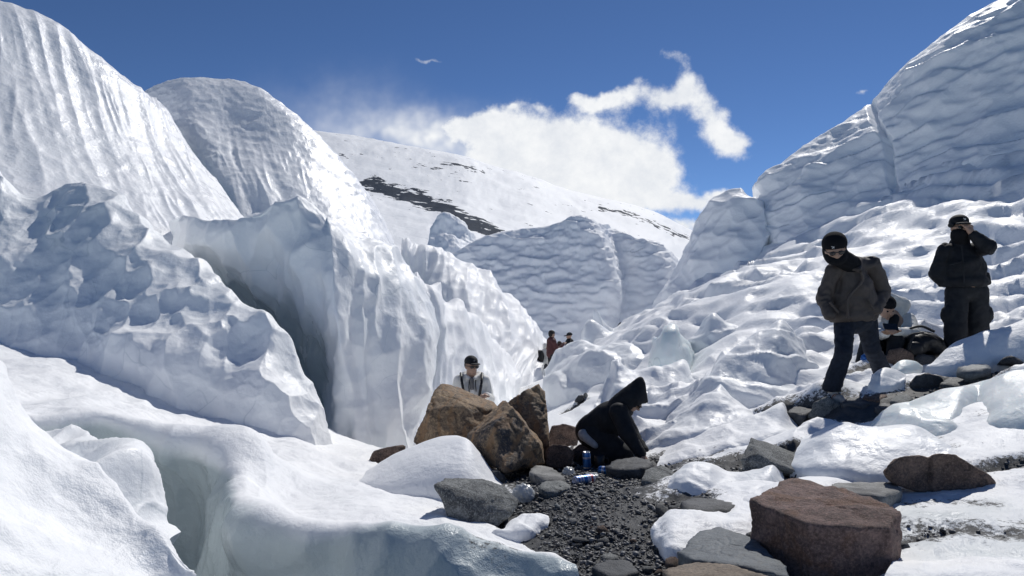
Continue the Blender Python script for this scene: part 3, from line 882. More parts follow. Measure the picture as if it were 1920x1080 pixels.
# ------------------------------------------------------------------ right side walls
loft("ice_wall", [
    [(1470, 490, 21), (1462, 440, 21.3), (1455, 390, 21.7), (1445, 352, 22.2)],
    [(1445, 485, 18), (1436, 430, 18.4), (1430, 375, 18.9), (1428, 329, 19.6)],
    [(1500, 465, 16.6), (1500, 400, 17.3), (1500, 335, 18.2), (1500, 270, 19.6)],
    [(1570, 445, 16.0), (1570, 380, 16.8), (1570, 295, 18.0), (1565, 226, 19.5)],
    [(1640, 420, 15.5), (1640, 340, 16.5), (1638, 245, 17.8), (1630, 178, 19.4)],
    [(1700, 398, 15.1), (1700, 305, 16.2), (1698, 195, 17.3), (1688, 118, 18.7)],
    [(1770, 362, 14.7), (1770, 255, 15.9), (1766, 135, 16.9), (1755, 62, 18.2)],
    [(1840, 325, 14.3), (1840, 200, 15.6), (1836, 85, 16.6), (1820, 22, 17.7)],
    [(1920, 288, 13.9), (1920, 160, 15.3), (1916, 40, 16.2), (1900, -18, 17.2)],
    [(2080, 225, 13.2), (2080, 70, 14.6), (2075, -70, 15.6), (2060, -100, 16.6)]],
    M_SNOW, lambda p, u, v: (0.12 * scallop(p * A([0.62, 0.6, 1.5]) + A([0, 0, -0.45]) * p[:, :1], 221, 0.7) + 0.10 * scallop(p * A([1.25, 1.2, 3.4]) + A([0, 0, -0.9]) * p[:, :1], 224, 0.8) * sstep(-0.3, 0.25, fbm(p * 0.35, 2, 225) + 0.05)) * sstep(-0.1, 0.35, 1.0 - v + 0.4 * fbm(p * .3, 2, 9)) + 0.04 * scallop(p * A([2.8, 2.2, 5.0]), 222, 0.6)
    + 0.13 * terrace(p[:, 2] * 1.9 - 0.75 * p[:, 0] + 1.3 * fbm(p * A([0.5, 0.5, 1.0]), 3, 226), 0.8) * sstep(-0.2, 0.15, fbm(p * 0.5, 2, 227)) * sstep(1.0, 0.8, v) + 0.35 * fbm(p * 0.22, 3, 223) - 0.3 * near_line(960 + p[:, 0] / p[:, 1] * F, HZ - (p[:, 2] - CAMZ) / p[:, 1] * F, [(1628, 190), (1640, 225), (1664, 262), (1668, 330), (1690, 390)], 11) - 0.16,
    back=5, drop=9, roll=0.1, nu=460, nv=300, label="huge shaded scalloped ice wall rising to the upper right corner", cat="ice wall", dirt=lambda p: 0 * p[:, 0])
loft("ice_tower", [
    [(1205, 615, 20), (1212, 600, 20.6), (1222, 585, 21.6), (1232, 570, 22.4)],
    [(1235, 610, 19), (1248, 560, 19.5), (1258, 520, 20.4), (1266, 492, 21.4)],
    [(1290, 590, 18.4), (1292, 510, 18.8), (1297, 450, 19.5), (1308, 404, 20.4)],
    [(1340, 560, 18), (1345, 475, 18.3), (1345, 405, 18.9), (1345, 362, 19.8)],
    [(1390, 530, 17.7), (1396, 440, 18.0), (1397, 385, 18.5), (1392, 346, 19.2)],
    [(1432, 510, 17.6), (1438, 440, 17.9), (1438, 395, 18.3), (1426, 370, 19)],
    [(1450, 500, 18.2), (1452, 440, 18.6), (1448, 405, 19), (1438, 384, 19.7)]],
    M_SNOW, lambda p, u, v: 0.16 * scallop(p * A([0.9, 0.7, 1.3]), 231, 0.6) + 0.07 * scallop(p * A([2.0, 1.6, 3.0]), 232, 0.6) + 0.25 * fbm(p * 0.5, 3, 233) - 0.2,
    back=2.5, drop=7, nu=240, nv=220, label="rounded snow-covered ice tower left of the huge right wall", cat="ice tower", dirt=lambda p: 0 * p[:, 0])

# ------------------------------------------------------------------ ice banks, blocks and crests on the right slope
def rough_ice(seed, a=0.08, b=0.04, s=2.0):
    return lambda p, u, v: (0.45 * a * scallop(p * s, seed, 0.5) + 0.14 * a * scallop(p * s * A([2.3, 2.3, 3.0]), seed + 2, 0.7) * sstep(-0.3, 0.2, fbm(p * s * 0.5, 2, seed + 3))) * (1 - 0.5 * sstep(0.75, 1.0, v)) + 0.16 * a * ridged(np.stack([(0.5 * p[:, 0] + p[:, 2]) * s * 1.5, p[:, 1] * s * 0.8, (p[:, 0] - 0.5 * p[:, 2]) * s * 0.4], 1), 3, seed + 7) + 0.05 * a * scallop(p * s * 6, seed + 4) + 0.35 * a * terrace(p[:, 2] * s * 1.6 + 0.5 * s * p[:, 0] + 1.2 * fbm(p * s * 0.6, 3, seed + 5), 0.8) * sstep(-0.2, 0.15, fbm(p * s * 0.4, 2, seed + 6)) + 1.1 * b * fbm(p * s * 0.8, 3, seed + 1) - a * 0.4


loft("ice_bank", [
    [(1010, 790, 13.2), (1012, 740, 13.5), (1018, 700, 14)],
    [(1035, 785, 12.6), (1038, 720, 13), (1050, 668, 14)],
    [(1080, 765, 12.2), (1085, 705, 12.6), (1088, 648, 13.4)],
    [(1130, 745, 12), (1132, 700, 12.2), (1130, 655, 13)],
    [(1180, 730, 11.8), (1182, 690, 12), (1184, 646, 12.8)],
    [(1215, 720, 11.9), (1215, 690, 12.1), (1212, 655, 12.9)],
    [(1250, 720, 12.4), (1250, 690, 12.6), (1245, 660, 13.2)]],
    M_ICE, rough_ice(241, 0.3, 0.12, 1.2), back=1.2, drop=1.5, roll=-0.05, nu=220, nv=140, label="shaded scalloped ice bank just below the far people on the right", cat="ice bank")
loft("ice_fin", [
    [(1085, 650, 16.2), (1088, 638, 16.2), (1090, 622, 16.4)], [(1098, 648, 16), (1100, 625, 16.1), (1104, 599, 16.4)], [(1120, 645, 15.9), (1122, 625, 16.1), (1122, 606, 16.4)],
    [(1145, 640, 16.0), (1145, 630, 16.2), (1142, 620, 16.6)], [(1160, 640, 16.3), (1158, 632, 16.5), (1155, 627, 16.8)]],
    M_ICE, rough_ice(251, 0.06, 0.05, 2.0), back=0.5, drop=1.2, nu=110, nv=70, label="low wedge of ice in front of the taller fin by the far people", cat="ice fin")
loft("ice_fin", [
    [(1108, 640, 17.0), (1109, 615, 17.0), (1111, 600, 17.1)], [(1114, 640, 16.9), (1114, 610, 17), (1115, 580, 17.1)], [(1128, 640, 16.9), (1128, 615, 17), (1126, 592, 17.1)],
    [(1140, 640, 17), (1138, 625, 17.1), (1135, 606, 17.2)], [(1158, 640, 17.2), (1155, 630, 17.3), (1150, 616, 17.4)], [(1172, 640, 17.6), (1170, 630, 17.7), (1168, 620, 17.8)]],
    M_ICE, rough_ice(255, 0.04, 0.04, 2.0), back=0.3, drop=1.0, nu=110, nv=80, label="pointed upright ice fin sticking up above the far path", cat="ice fin")
loft("ice_block", [
    [(1214, 720, 10), (1216, 675, 10), (1221, 640, 10.1), (1226, 632, 10.4)], [(1228, 720, 9.7), (1230, 670, 9.7), (1234, 635, 9.8), (1238, 632, 10.2)], [(1245, 720, 9.6), (1246, 660, 9.6), (1246, 625, 9.7), (1247, 612, 10.1)],
    [(1265, 720, 9.6), (1265, 660, 9.6), (1266, 625, 9.7), (1263, 607, 10.1)], [(1280, 720, 9.8), (1282, 670, 9.8), (1280, 642, 10), (1275, 628, 10.4)], [(1300, 720, 10.2), (1300, 680, 10.2), (1298, 655, 10.4), (1292, 644, 10.8)]],
    M_CLEAR, rough_ice(261, 0.07, 0.03, 2.2), back=0.5, drop=1.6, nu=130, nv=110, label="square-topped pale greenish ice block standing behind the kneeling figure", cat="ice block")
loft("ice_crest", [
    [(1100, 830, 8.0), (1112, 775, 8.4), (1120, 740, 8.8)], [(1128, 800, 8.2), (1134, 745, 8.6), (1142, 695, 9.0)], [(1152, 800, 8.1), (1154, 730, 8.5), (1158, 672, 9.0)], [(1180, 800, 8.0), (1182, 740, 8.4), (1178, 690, 9.0)],
    [(1215, 790, 8.0), (1218, 740, 8.4), (1215, 692, 9.0)], [(1255, 780, 8.0), (1258, 725, 8.4), (1258, 683, 9.0)], [(1282, 770, 8.2), (1284, 720, 8.6), (1280, 676, 9.1)], [(1300, 760, 8.6), (1302, 730, 9.0), (1300, 700, 9.5)]],
    M_ICE, rough_ice(265, 0.12, 0.05, 1.9), back=0.5, drop=1.2, nu=180, nv=130, label="smooth pointed ice crest rising right behind the kneeling figure", cat="ice crest")
loft("ice_crest", [
    [(1262, 720, 10.6), (1270, 690, 10.8), (1280, 660, 11.2)], [(1295, 715, 10.3), (1300, 670, 10.6), (1308, 618, 11)], [(1322, 710, 10.2), (1328, 650, 10.4), (1336, 585, 10.9)], [(1355, 705, 10.1), (1358, 655, 10.3), (1360, 600, 10.9)],
    [(1390, 700, 10), (1390, 655, 10.2), (1388, 606, 10.8)], [(1422, 695, 9.9), (1422, 650, 10.1), (1420, 591, 10.7)], [(1452, 690, 9.8), (1452, 650, 10), (1450, 594, 10.6)], [(1480, 690, 10), (1480, 650, 10.2), (1474, 620, 10.8)], [(1505, 690, 10.4), (1505, 665, 10.8), (1500, 645, 11.2)]],
    M_ICE, rough_ice(271, 0.16, 0.08, 1.6), back=0.8, drop=1.4, nu=220, nv=150, label="jagged translucent ice crest in the middle of the right slope", cat="ice crest")
loft("ice_crest", [
    [(1200, 850, 7.0), (1235, 805, 7.3), (1262, 770, 7.7)], [(1270, 830, 6.9), (1290, 770, 7.3), (1310, 715, 7.9)], [(1320, 815, 6.9), (1338, 740, 7.3), (1352, 668, 8.1)], [(1362, 805, 6.9), (1378, 725, 7.3), (1392, 645, 8.2)],
    [(1400, 795, 6.95), (1415, 710, 7.35), (1428, 625, 8.3)], [(1435, 790, 7.0), (1448, 700, 7.4), (1462, 603, 8.3)], [(1470, 780, 7.1), (1480, 700, 7.5), (1490, 628, 8.3)], [(1500, 775, 7.2), (1508, 715, 7.6), (1518, 672, 8.3)], [(1530, 765, 7.5), (1535, 725, 7.9), (1540, 700, 8.5)]],
    M_ICE, rough_ice(281, 0.17, 0.07, 1.7), back=0.7, drop=1.3, nu=260, nv=190, label="tall peaked ice crest left of the man in the brown jacket", cat="ice crest")
loft("ice_crest", [
    [(1480, 690, 8.7), (1482, 655, 8.8), (1486, 622, 9.1)], [(1505, 695, 8.4), (1508, 650, 8.5), (1510, 610, 8.9)], [(1535, 695, 8.3), (1538, 655, 8.5), (1535, 615, 8.9)], [(1562, 690, 8.4), (1565, 660, 8.6), (1560, 630, 9.0)], [(1590, 685, 8.8), (1590, 668, 9), (1585, 655, 9.3)]],
    M_SNOW, rough_ice(285, 0.10, 0.06, 1.9), back=0.8, drop=1.0, nu=120, nv=100, label="rounded snowy hump directly behind the brown jacket man's legs", cat="ice crest", dirt=lambda p: 0 * p[:, 0])
loft("ice_crest", [
    [(1180, 860, 6.2), (1215, 830, 6.5), (1240, 808, 6.8)], [(1250, 840, 6.2), (1275, 795, 6.5), (1295, 758, 6.95)], [(1300, 830, 6.15), (1318, 775, 6.5), (1335, 728, 7.0)], [(1335, 820, 6.15), (1345, 770, 6.5), (1352, 717, 7.05)],
    [(1368, 812, 6.15), (1375, 775, 6.5), (1378, 742, 7.0)], [(1395, 805, 6.2), (1402, 780, 6.5), (1402, 760, 7.0)], [(1420, 800, 6.5), (1425, 785, 6.8), (1422, 778, 7.2)]],
    M_ICE, rough_ice(291, 0.11, 0.05, 2.2), back=0.4, drop=0.8, nu=180, nv=120, label="small pointed ice crest in front of the tall peaked crest", cat="ice crest")
loft("ice_slab", [
    [(1230, 880, 5.6), (1240, 855, 5.9), (1262, 832, 6.3)], [(1320, 860, 5.6), (1335, 825, 5.9), (1358, 796, 6.3)], [(1400, 838, 5.6), (1415, 805, 5.9), (1432, 770, 6.3)], [(1448, 830, 5.6), (1458, 795, 5.9), (1468, 754, 6.3)],
    [(1480, 830, 5.7), (1485, 800, 5.95), (1482, 780, 6.35)], [(1510, 825, 5.8), (1510, 805, 6.1), (1505, 790, 6.5)]],
    M_SNOW, rough_ice(295, 0.05, 0.03, 2.6), back=0.3, drop=0.6, nu=180, nv=110, label="tilted flat slab of snowy ice with a raised right end above the grey rock", cat="ice slab", dirt=lambda p: 0.25 * (1 - sstep(0.0, 0.35, p[:, 2] - 0.25)))
loft("ice_bank", [
    [(1480, 880, 4.6), (1490, 850, 4.75), (1510, 815, 5.1)], [(1540, 885, 4.4), (1550, 840, 4.6), (1575, 795, 5.0)], [(1620, 890, 4.3), (1625, 840, 4.5), (1640, 800, 4.9)], [(1690, 895, 4.2), (1700, 840, 4.4), (1710, 794, 4.8)],
    [(1760, 900, 4.1), (1765, 860, 4.25), (1765, 822, 4.55)], [(1820, 910, 4.0), (1825, 885, 4.1), (1820, 855, 4.3)], [(1875, 940, 3.9), (1878, 925, 3.95), (1870, 905, 4.1)]],
    M_ICE, rough_ice(301, 0.06, 0.04, 2.3), back=0.25, drop=0.7, nu=190, nv=120, label="low glossy tongue of ice above the brown rock on the right", cat="ice bank")
loft("ice_bank", [
    [(1600, 860, 5.0), (1615, 830, 5.1), (1640, 800, 5.4)], [(1650, 880, 4.8), (1658, 825, 5.0), (1676, 766, 5.5)], [(1720, 900, 4.6), (1735, 820, 4.8), (1757, 738, 5.5)], [(1775, 920, 4.5), (1785, 825, 4.7), (1802, 727, 5.5)],
    [(1822, 940, 4.6), (1828, 840, 4.85), (1840, 718, 5.5)], [(1850, 950, 4.4), (1858, 830, 4.55), (1872, 711, 5.4)], [(1930, 960, 4.2), (1935, 820, 4.35), (1945, 694, 5.3)], [(2050, 960, 4.1), (2050, 810, 4.2), (2060, 670, 5.2)], [(2200, 960, 4.0), (2200, 800, 4.1), (2200, 640, 5.1)]],
    M_CLEAR, rough_ice(305, 0.10, 0.06, 1.5), back=0.35, drop=0.5, roll=0.12, nu=260, nv=190, label="thick greenish translucent ice bank at the right edge", cat="ice bank")
loft("snow_bank", [
    [(1735, 688, 6.55), (1745, 682, 6.6), (1757, 673, 6.75)], [(1778, 690, 6.4), (1780, 668, 6.5), (1785, 644, 6.8)], [(1830, 680, 6.35), (1832, 655, 6.45), (1835, 626, 6.8)], [(1885, 668, 6.3), (1887, 640, 6.4), (1890, 608, 6.8)],
    [(1945, 655, 6.2), (1947, 625, 6.3), (1950, 590, 6.7)], [(2060, 640, 6.1), (2060, 605, 6.2), (2060, 570, 6.6)]],
    M_SNOW, rough_ice(311, 0.05, 0.04, 1.8), back=0.35, drop=0.8, nu=170, nv=120, label="smooth snow bank hiding the feet of the man dressed in black", cat="snow bank", dirt=lambda p: 0 * p[:, 0])
loft("snow_mound", [
    [(670, 910, 5.2), (680, 895, 5.3), (692, 882, 5.6)], [(715, 925, 5.0), (730, 890, 5.15), (742, 850, 5.6)], [(770, 928, 4.9), (785, 880, 5.05), (798, 828, 5.6)], [(820, 925, 4.85), (835, 875, 5.0), (845, 817, 5.6)],
    [(862, 920, 4.85), (872, 875, 5.0), (875, 822, 5.5)], [(890, 915, 4.9), (896, 885, 5.05), (898, 850, 5.4)], [(915, 915, 5.0), (922, 900, 5.15), (925, 886, 5.4)], [(945, 920, 5.1), (950, 910, 5.3), (952, 903, 5.5)]],
    M_SNOW, lambda p, u, v: 0.025 * fbm(p * 2.5, 3, 321), back=0.45, drop=0.7, nu=180, nv=120, label="smooth rounded snow mound leaning against the big brown boulders", cat="snow mound", dirt=lambda p: 0 * p[:, 0])
# ------------------------------------------------------------------ rocks
def rock_mat(name, c1, c2, c3=None, scale=6.0, rough=0.75, speck=0.0, bump=0.5, vein=None, spec=0.35):
    m, t = new_mat(name)
    co = t.n("ShaderNodeTexCoord").outputs["Object"]
    n = t.noise(co, scale, 6.0, 0.68, 0.6)
    col = t.mix(t.ramp(n, 0.32, 0.68), c1, c2)
    if c3 is not None:
        col = t.mix(t.ramp(t.noise(co, scale * 0.45, 4.0, 0.6, 1.0), 0.5, 0.66), col, c3)
    fine = t.noise(co, scale * 9, 5.0, 0.75)
    if speck > 0:
        col = t.mix(t.m('MULTIPLY', t.ramp(fine, 0.5, 0.62), speck * 1.5), col, (c2[0] * 1.9, c2[1] * 1.9, c2[2] * 1.9))
        col = t.mix(t.m('MULTIPLY', t.ramp(fine, 0.48, 0.36), 0.6), col, (c1[0] * 0.4, c1[1] * 0.4, c1[2] * 0.4))
    if vein is not None:
        wv = t.n("ShaderNodeTexWave", wave_type='BANDS')
        t.put(wv.inputs["Vector"], co)
        wv.inputs["Scale"].default_value = 2.2
        wv.inputs["Distortion"].default_value = 14.0
        wv.inputs["Detail"].default_value = 4.0
        col = t.mix(t.m('MULTIPLY', t.ramp(wv.outputs["Fac"], 0.72, 0.98), 0.6), col, vein)
    b = t.n("ShaderNodeBump")
    b.inputs["Strength"].default_value = bump
    b.inputs["Distance"].default_value = 0.03
    t.put(b.inputs["Height"], t.m('ADD', t.noise(co, scale * 2.5, 6.0, 0.7), t.m('MULTIPLY', fine, 0.6)))
    p = t.n("ShaderNodeBsdfPrincipled")
    t.put(p.inputs["Base Color"], col)
    t.put(p.inputs["Roughness"], t.ramp(fine, 0.3, 0.7, rough - 0.15, rough + 0.1))
    p.inputs["Specular IOR Level"].default_value = spec
    t.put(p.inputs["Normal"], b.outputs[0])
    o = t.n("ShaderNodeOutputMaterial")
    t.put(o.inputs[0], p.outputs[0])
    return m


R_BROWN = rock_mat("brown_sandstone", (0.11, 0.072, 0.062), (0.25, 0.17, 0.15), (0.17, 0.095, 0.062), 9.0, 0.78, 0.25, 0.8)
R_RUST = rock_mat("rusty_layered_rock", (0.13, 0.096, 0.068), (0.38, 0.27, 0.165), (0.06, 0.062, 0.07), 5.0, 0.72, 0.25, 0.9, vein=(0.34, 0.20, 0.10))
R_GREY = rock_mat("grey_gneiss", (0.13, 0.138, 0.138), (0.29, 0.30, 0.295), (0.09, 0.095, 0.10), 12.0, 0.8, 0.35, 0.8)
R_DARK = rock_mat("dark_slate", (0.040, 0.043, 0.048), (0.095, 0.10, 0.108), None, 8.0, 0.62, 0.12, 0.5)
R_SLATE = rock_mat("blue_grey_slate", (0.09, 0.105, 0.12), (0.155, 0.175, 0.19), None, 6.0, 0.6, 0.1, 0.4)
R_TAN = rock_mat("tan_rock", (0.16, 0.125, 0.095), (0.26, 0.215, 0.17), (0.07, 0.065, 0.06), 8.0, 0.78, 0.2)
R_PALE = rock_mat("pale_grey_slab", (0.19, 0.19, 0.185), (0.32, 0.32, 0.31), (0.12, 0.12, 0.12), 8.0, 0.8, 0.1)
R_WARM = rock_mat("grey_brown_rock", (0.11, 0.078, 0.064), (0.24, 0.17, 0.135), (0.06, 0.052, 0.05), 9.0, 0.78, 0.25, 0.8)

_ico = {}


def ico(sub):
    if sub not in _ico:
        bm = bmesh.new()
        bmesh.ops.create_icosphere(bm, subdivisions=sub, radius=1.0)
        v = np.array([q.co[:] for q in bm.verts])
        v /= np.linalg.norm(v, axis=1, keepdims=True)
        f = np.array([[q.index for q in g.verts] for g in bm.faces])
        bm.free()
        _ico[sub] = (v, f)
    return _ico[sub]


def hull_planes(pts):
    bm = bmesh.new()
    for p in pts:
        bm.verts.new(p)
    bmesh.ops.convex_hull(bm, input=bm.verts)
    bm.normal_update()
    c = np.mean(pts, axis=0)
    pl = []
    for f in bm.faces:
        n = np.array(f.normal)
        d = float(n @ (np.array(f.verts[0].co) - c))
        if d < 0:
            n, d = -n, -d
        pl.append((n, max(d, 1e-4)))
    bm.free()
    return c, pl


def rock_mesh(name, pts, mat, sub=4, amp=0.03, seed=1, soft=0.02, disp=None):
    """a rock with the flat broken faces of the hull of pts, chipped and weathered"""
    c, pl = hull_planes(np.asarray(pts, float))
    dirs, faces = ico(sub)
    nn = np.array([p[0] for p in pl])
    dd = np.array([p[1] for p in pl])
    dots = dirs @ nn.T
    r = np.where(dots > 1e-4, dd / np.maximum(dots, 1e-4), 1e6)
    k = soft * r.min(axis=1)[:, None] + 1e-4
    rm = r.min(axis=1)[:, None]
    w_ = np.exp(-(r - rm) / k)
    rr_ = rm[:, 0] - k[:, 0] * np.log(w_.sum(1)) * 0.7
    size = np.median(rr_)
    q = dirs * rr_[:, None] / size
    chip = np.minimum(worley(q * 2.6 + seed * 7.7, seed), 0.6)
    st_ = fbm(q * np.array([1.3, 1.3, 2.6]) + seed, 3, seed + 9) * 5.0
    step = (np.floor(st_) + sstep(0.75, 1.0, st_ - np.floor(st_))) / 5.0
    crk = np.exp(-(np.abs(perlin(q * 1.7 + 3.3 * seed, seed + 11)) / 0.035) ** 2)
    n_ = amp * (0.8 * fbm(q * 2.0 + seed, 4, seed) + 1.5 * step + 0.5 * ridged(q * 4.5 + seed, 3, seed + 3) - 0.9 * chip - 0.55 * crk + 0.28 * ridged(q * 11 + seed, 3, seed + 5) + 0.16 * fbm(q * 26, 3, seed + 6))
    v = c + dirs * (rr_ * (1 + n_))[:, None]
    if disp is not None:
        v = disp(v)
    return mesh_from(name, v, faces, mat)


def rock(name, pts, mat, label, sub=4, amp=0.06, seed=1, soft=0.02, cat="rock", disp=None, group=None):
    """pts are world points; the object's origin is placed at the foot of the rock"""
    me = rock_mesh(name, pts, mat, sub, amp, seed, soft, disp)
    return link(name, me, None, label, cat, group)


def PP(l):
    return [P(*q) for q in l]


def prism(top, h, inset=0.06, shift=(0, 0)):
    """hull points of a block: its top outline, and the same outline h lower and a little narrower"""
    t = np.array(PP(top))
    c = t.mean(0)
    b = c + (t - c) * (1 - inset)
    b[:, 2] = t[:, 2] - h
    b[:, 0] += shift[0]
    b[:, 1] += shift[1]
    return np.concatenate([t, b])


def outline(front, d, thick, sc=0.8, lift=0.0):
    """hull points from a front outline at depth d and a smaller copy thick metres behind"""
    f = np.array([P(q[0], q[1], q[2] if len(q) > 2 else d) for q in front])
    c = f.mean(0)
    b = c + (f - c) * sc
    k = (b[:, 1] + thick) / b[:, 1]
    b[:, 0] *= k
    b[:, 2] = CAMZ + (b[:, 2] - CAMZ) * k + lift
    b[:, 1] += thick
    return np.concatenate([f, b])


rock("boulder", prism([(1407, 938, 3.06), (1465, 903, 3.42), (1500, 898, 3.48), (1640, 930, 3.14), (1690, 958, 2.90), (1672, 986, 2.76), (1610, 992, 2.72), (1516, 984, 2.76)], 0.6, 0.04),
     R_BROWN, "large flat-topped reddish brown boulder at the bottom right", 6, 0.05, 3, 0.004, "boulder")


def notch(v):
    x = 960 + v[:, 0] / v[:, 1] * F
    k = np.exp(-((x - 1737) / 9.0) ** 2)
    c = v.mean(0)
    return v + (c - v) * (0.11 * k * (v[:, 2] > c[2] - 0.06))[:, None]


rock("boulder", outline([(1658, 885), (1672, 862), (1700, 855), (1745, 852), (1790, 853), (1845, 885), (1886, 922), (1872, 946), (1842, 954), (1780, 932), (1700, 918), (1668, 905)], 3.75, 0.42, 0.85, 0.02),
     R_WARM, "long dark brown boulder with a notch lying below the greenish ice bank", 6, 0.06, 5, 0.012, "boulder", notch)
rock("boulder", outline([(815, 908), (835, 897, 4.25), (905, 898, 4.3), (945, 912, 4.25), (973, 938, 4.1), (962, 965, 4.0), (930, 990, 3.95), (872, 993, 3.95), (838, 965, 4.0)], 4.0, 0.42, 0.8, -0.02),
     R_GREY, "speckled light grey boulder on the snow in front of the big brown boulders", 6, 0.05, 8, 0.010, "boulder")
rock("boulder", np.concatenate([PP([(778, 826, 6.5), (800, 770, 6.35), (815, 735, 6.6), (826, 720, 6.8), (850, 724, 6.9), (925, 752, 6.9), (942, 772, 6.5), (945, 850, 6.2), (890, 870, 6.05), (820, 860, 6.2), (870, 760, 6.35)]), PP([(815, 745, 7.5), (940, 790, 7.5), (930, 880, 7.4), (800, 860, 7.3)])]),
     R_RUST, "left one of the big rust-brown boulders, in front of the capped man", 6, 0.06, 11, 0.006, "boulder")
rock("boulder", np.concatenate([PP([(945, 758, 6.5), (985, 733, 6.5), (1010, 721, 6.6), (1022, 736, 6.55), (1030, 830, 6.2), (1033, 868, 6.2), (960, 850, 6.2)]), PP([(960, 770, 7.1), (1015, 735, 7.2), (1030, 860, 7.1), (965, 870, 7.1)])]),
     R_RUST, "upright dark boulder behind the front one, its peak nearest the path", 6, 0.06, 13, 0.006, "boulder")
rock("boulder", np.concatenate([PP([(870, 822, 5.75), (944, 750, 6.05), (962, 764, 5.65), (925, 795, 5.5), (1012, 835, 5.55), (1020, 868, 5.65), (985, 872, 5.5), (946, 888, 5.28), (905, 862, 5.5)]), PP([(940, 765, 6.5), (1015, 830, 6.35), (1000, 875, 6.2), (900, 850, 6.3)])]),
     R_RUST, "front one of the big rust-brown boulders, tilted with its point at the gravel", 6, 0.06, 17, 0.005, "boulder")
rock("rock", outline([(692, 862), (700, 845), (725, 838), (762, 832), (760, 875), (695, 880)], 6.3, 0.4, 0.8), R_WARM, "small dark brown rock peeking out behind the snow mound", 4, 0.06, 21)
rock("rock", outline([(1028, 815), (1034, 798), (1060, 794), (1082, 800), (1085, 835), (1030, 842)], 7.6, 0.4, 0.8), R_WARM, "blocky grey-brown rock behind the boulders, left of the kneeling figure", 4, 0.05, 22)
rock("rock", outline([(1022, 845), (1035, 832), (1062, 834), (1078, 848), (1072, 872), (1045, 880), (1020, 876)], 5.95, 0.35, 0.8), R_WARM, "reddish-grey rock wedged against the right side of the big boulders", 4, 0.06, 23)
rock("rock", outline([(1070, 845), (1085, 832), (1120, 834), (1158, 842), (1168, 865), (1150, 880), (1080, 880)], 6.25, 0.5, 0.85), R_WARM, "low brown rock the kneeling figure rests on", 4, 0.05, 24)
rock("rock", prism([(1132, 876, 5.35), (1150, 862, 5.6), (1188, 854, 5.65), (1215, 858, 5.5), (1228, 868, 5.3), (1205, 878, 5.15), (1160, 884, 5.2)], 0.16, 0.15), R_DARK, "flat black rock under the kneeling figure's hand", 4, 0.07, 25)
rock("rock", outline([(1200, 900), (1212, 880, 5.0), (1240, 872, 5.1), (1262, 885, 5.0), (1276, 925), (1268, 948), (1240, 955), (1212, 935)], 4.75, 0.35, 0.8), R_GREY, "leaning grey rock at the right rim of the gravel hollow", 4, 0.07, 26)
rock("rock", prism([(992, 885, 5.1), (1000, 870, 5.5), (1030, 872, 5.5), (1062, 895, 5.0), (1050, 908, 4.85), (1020, 900, 4.9)], 0.09, 0.1), R_PALE, "pale tilted stone slab beneath the front brown boulder", 4, 0.05, 27)
rock("rock", prism([(1008, 912, 4.65), (1020, 900, 4.85), (1060, 900, 4.85), (1072, 912, 4.65), (1045, 922, 4.5), (1020, 920, 4.52)], 0.07, 0.1), R_GREY, "flat grey stone slab on the gravel near the plastic bag", 4, 0.05, 28)
rock("rock", prism([(1275, 940, 3.95), (1295, 933, 4.1), (1360, 934, 4.1), (1380, 945, 3.9), (1370, 958, 3.75), (1285, 957, 3.75)], 0.12, 0.05), R_DARK, "flat dark slate lying between two white ice lumps", 4, 0.04, 29)
rock("boulder", np.concatenate([PP([(1272, 1035, 3.0), (1310, 995, 3.3), (1345, 988, 3.35), (1405, 1005, 3.1), (1470, 1060, 2.7), (1480, 1085, 2.6), (1380, 1060, 2.7), (1300, 1050, 2.85)]), PP([(1280, 1130, 3.0), (1480, 1170, 2.7), (1440, 1090, 3.3), (1330, 1080, 3.4)])]),
     R_SLATE, "blue-grey slab-sided boulder in the shadow left of the brown boulder", 6, 0.045, 31, 0.005, "boulder")
rock("boulder", prism([(1240, 1068, 2.62), (1290, 1054, 2.75), (1370, 1056, 2.72), (1445, 1082, 2.5), (1420, 1120, 2.35), (1280, 1110, 2.4)], 0.25, 0.05), R_TAN, "flat tan boulder cut off by the bottom edge", 5, 0.03, 33, 0.01, "boulder")
rock("boulder", np.concatenate([PP([(1388, 860, 4.75), (1410, 822, 4.95), (1436, 829, 5.1), (1500, 852, 5.0), (1550, 880, 4.75), (1510, 890, 4.55), (1470, 876, 4.55), (1420, 850, 4.7)]), PP([(1392, 885, 4.75), (1520, 900, 4.6), (1545, 890, 5.0), (1430, 850, 5.4)])]),
     R_GREY, "wedge-shaped grey boulder with a sloping top in the middle right", 6, 0.045, 35, 0.005, "boulder")
rock("rock", prism([(1545, 912, 3.7), (1575, 903, 3.9), (1680, 903, 3.85), (1692, 918, 3.65), (1660, 930, 3.5), (1560, 925, 3.55)], 0.16, 0.05), R_PALE, "flat pale grey rock just behind the reddish brown boulder", 4, 0.04, 36)
rock("rock", outline([(1512, 785), (1525, 755), (1550, 742), (1575, 757), (1592, 785), (1550, 797)], 6.05, 0.35, 0.8), R_GREY, "grey rock under the brown jacket man's front foot", 4, 0.06, 37)
rock("rock", outline([(1700, 725), (1715, 705), (1738, 698), (1765, 706), (1775, 720), (1740, 735)], 6.2, 0.3, 0.8), R_DARK, "dark rock on the moraine strip below the black-clad man", 4, 0.07, 38)
rock("rock", prism([(1790, 690, 6.0), (1815, 682, 6.2), (1855, 681, 6.2), (1860, 690, 5.9), (1820, 698, 5.8)], 0.08), R_SLATE, "thin grey slab on the moraine strip right of the dark rock", 3, 0.05, 39)
rock("rock", outline([(1865, 685), (1880, 670), (1895, 666), (1916, 674), (1925, 688)], 6.05, 0.3, 0.8), R_DARK, "black rock at the right end of the moraine strip", 3, 0.07, 40)
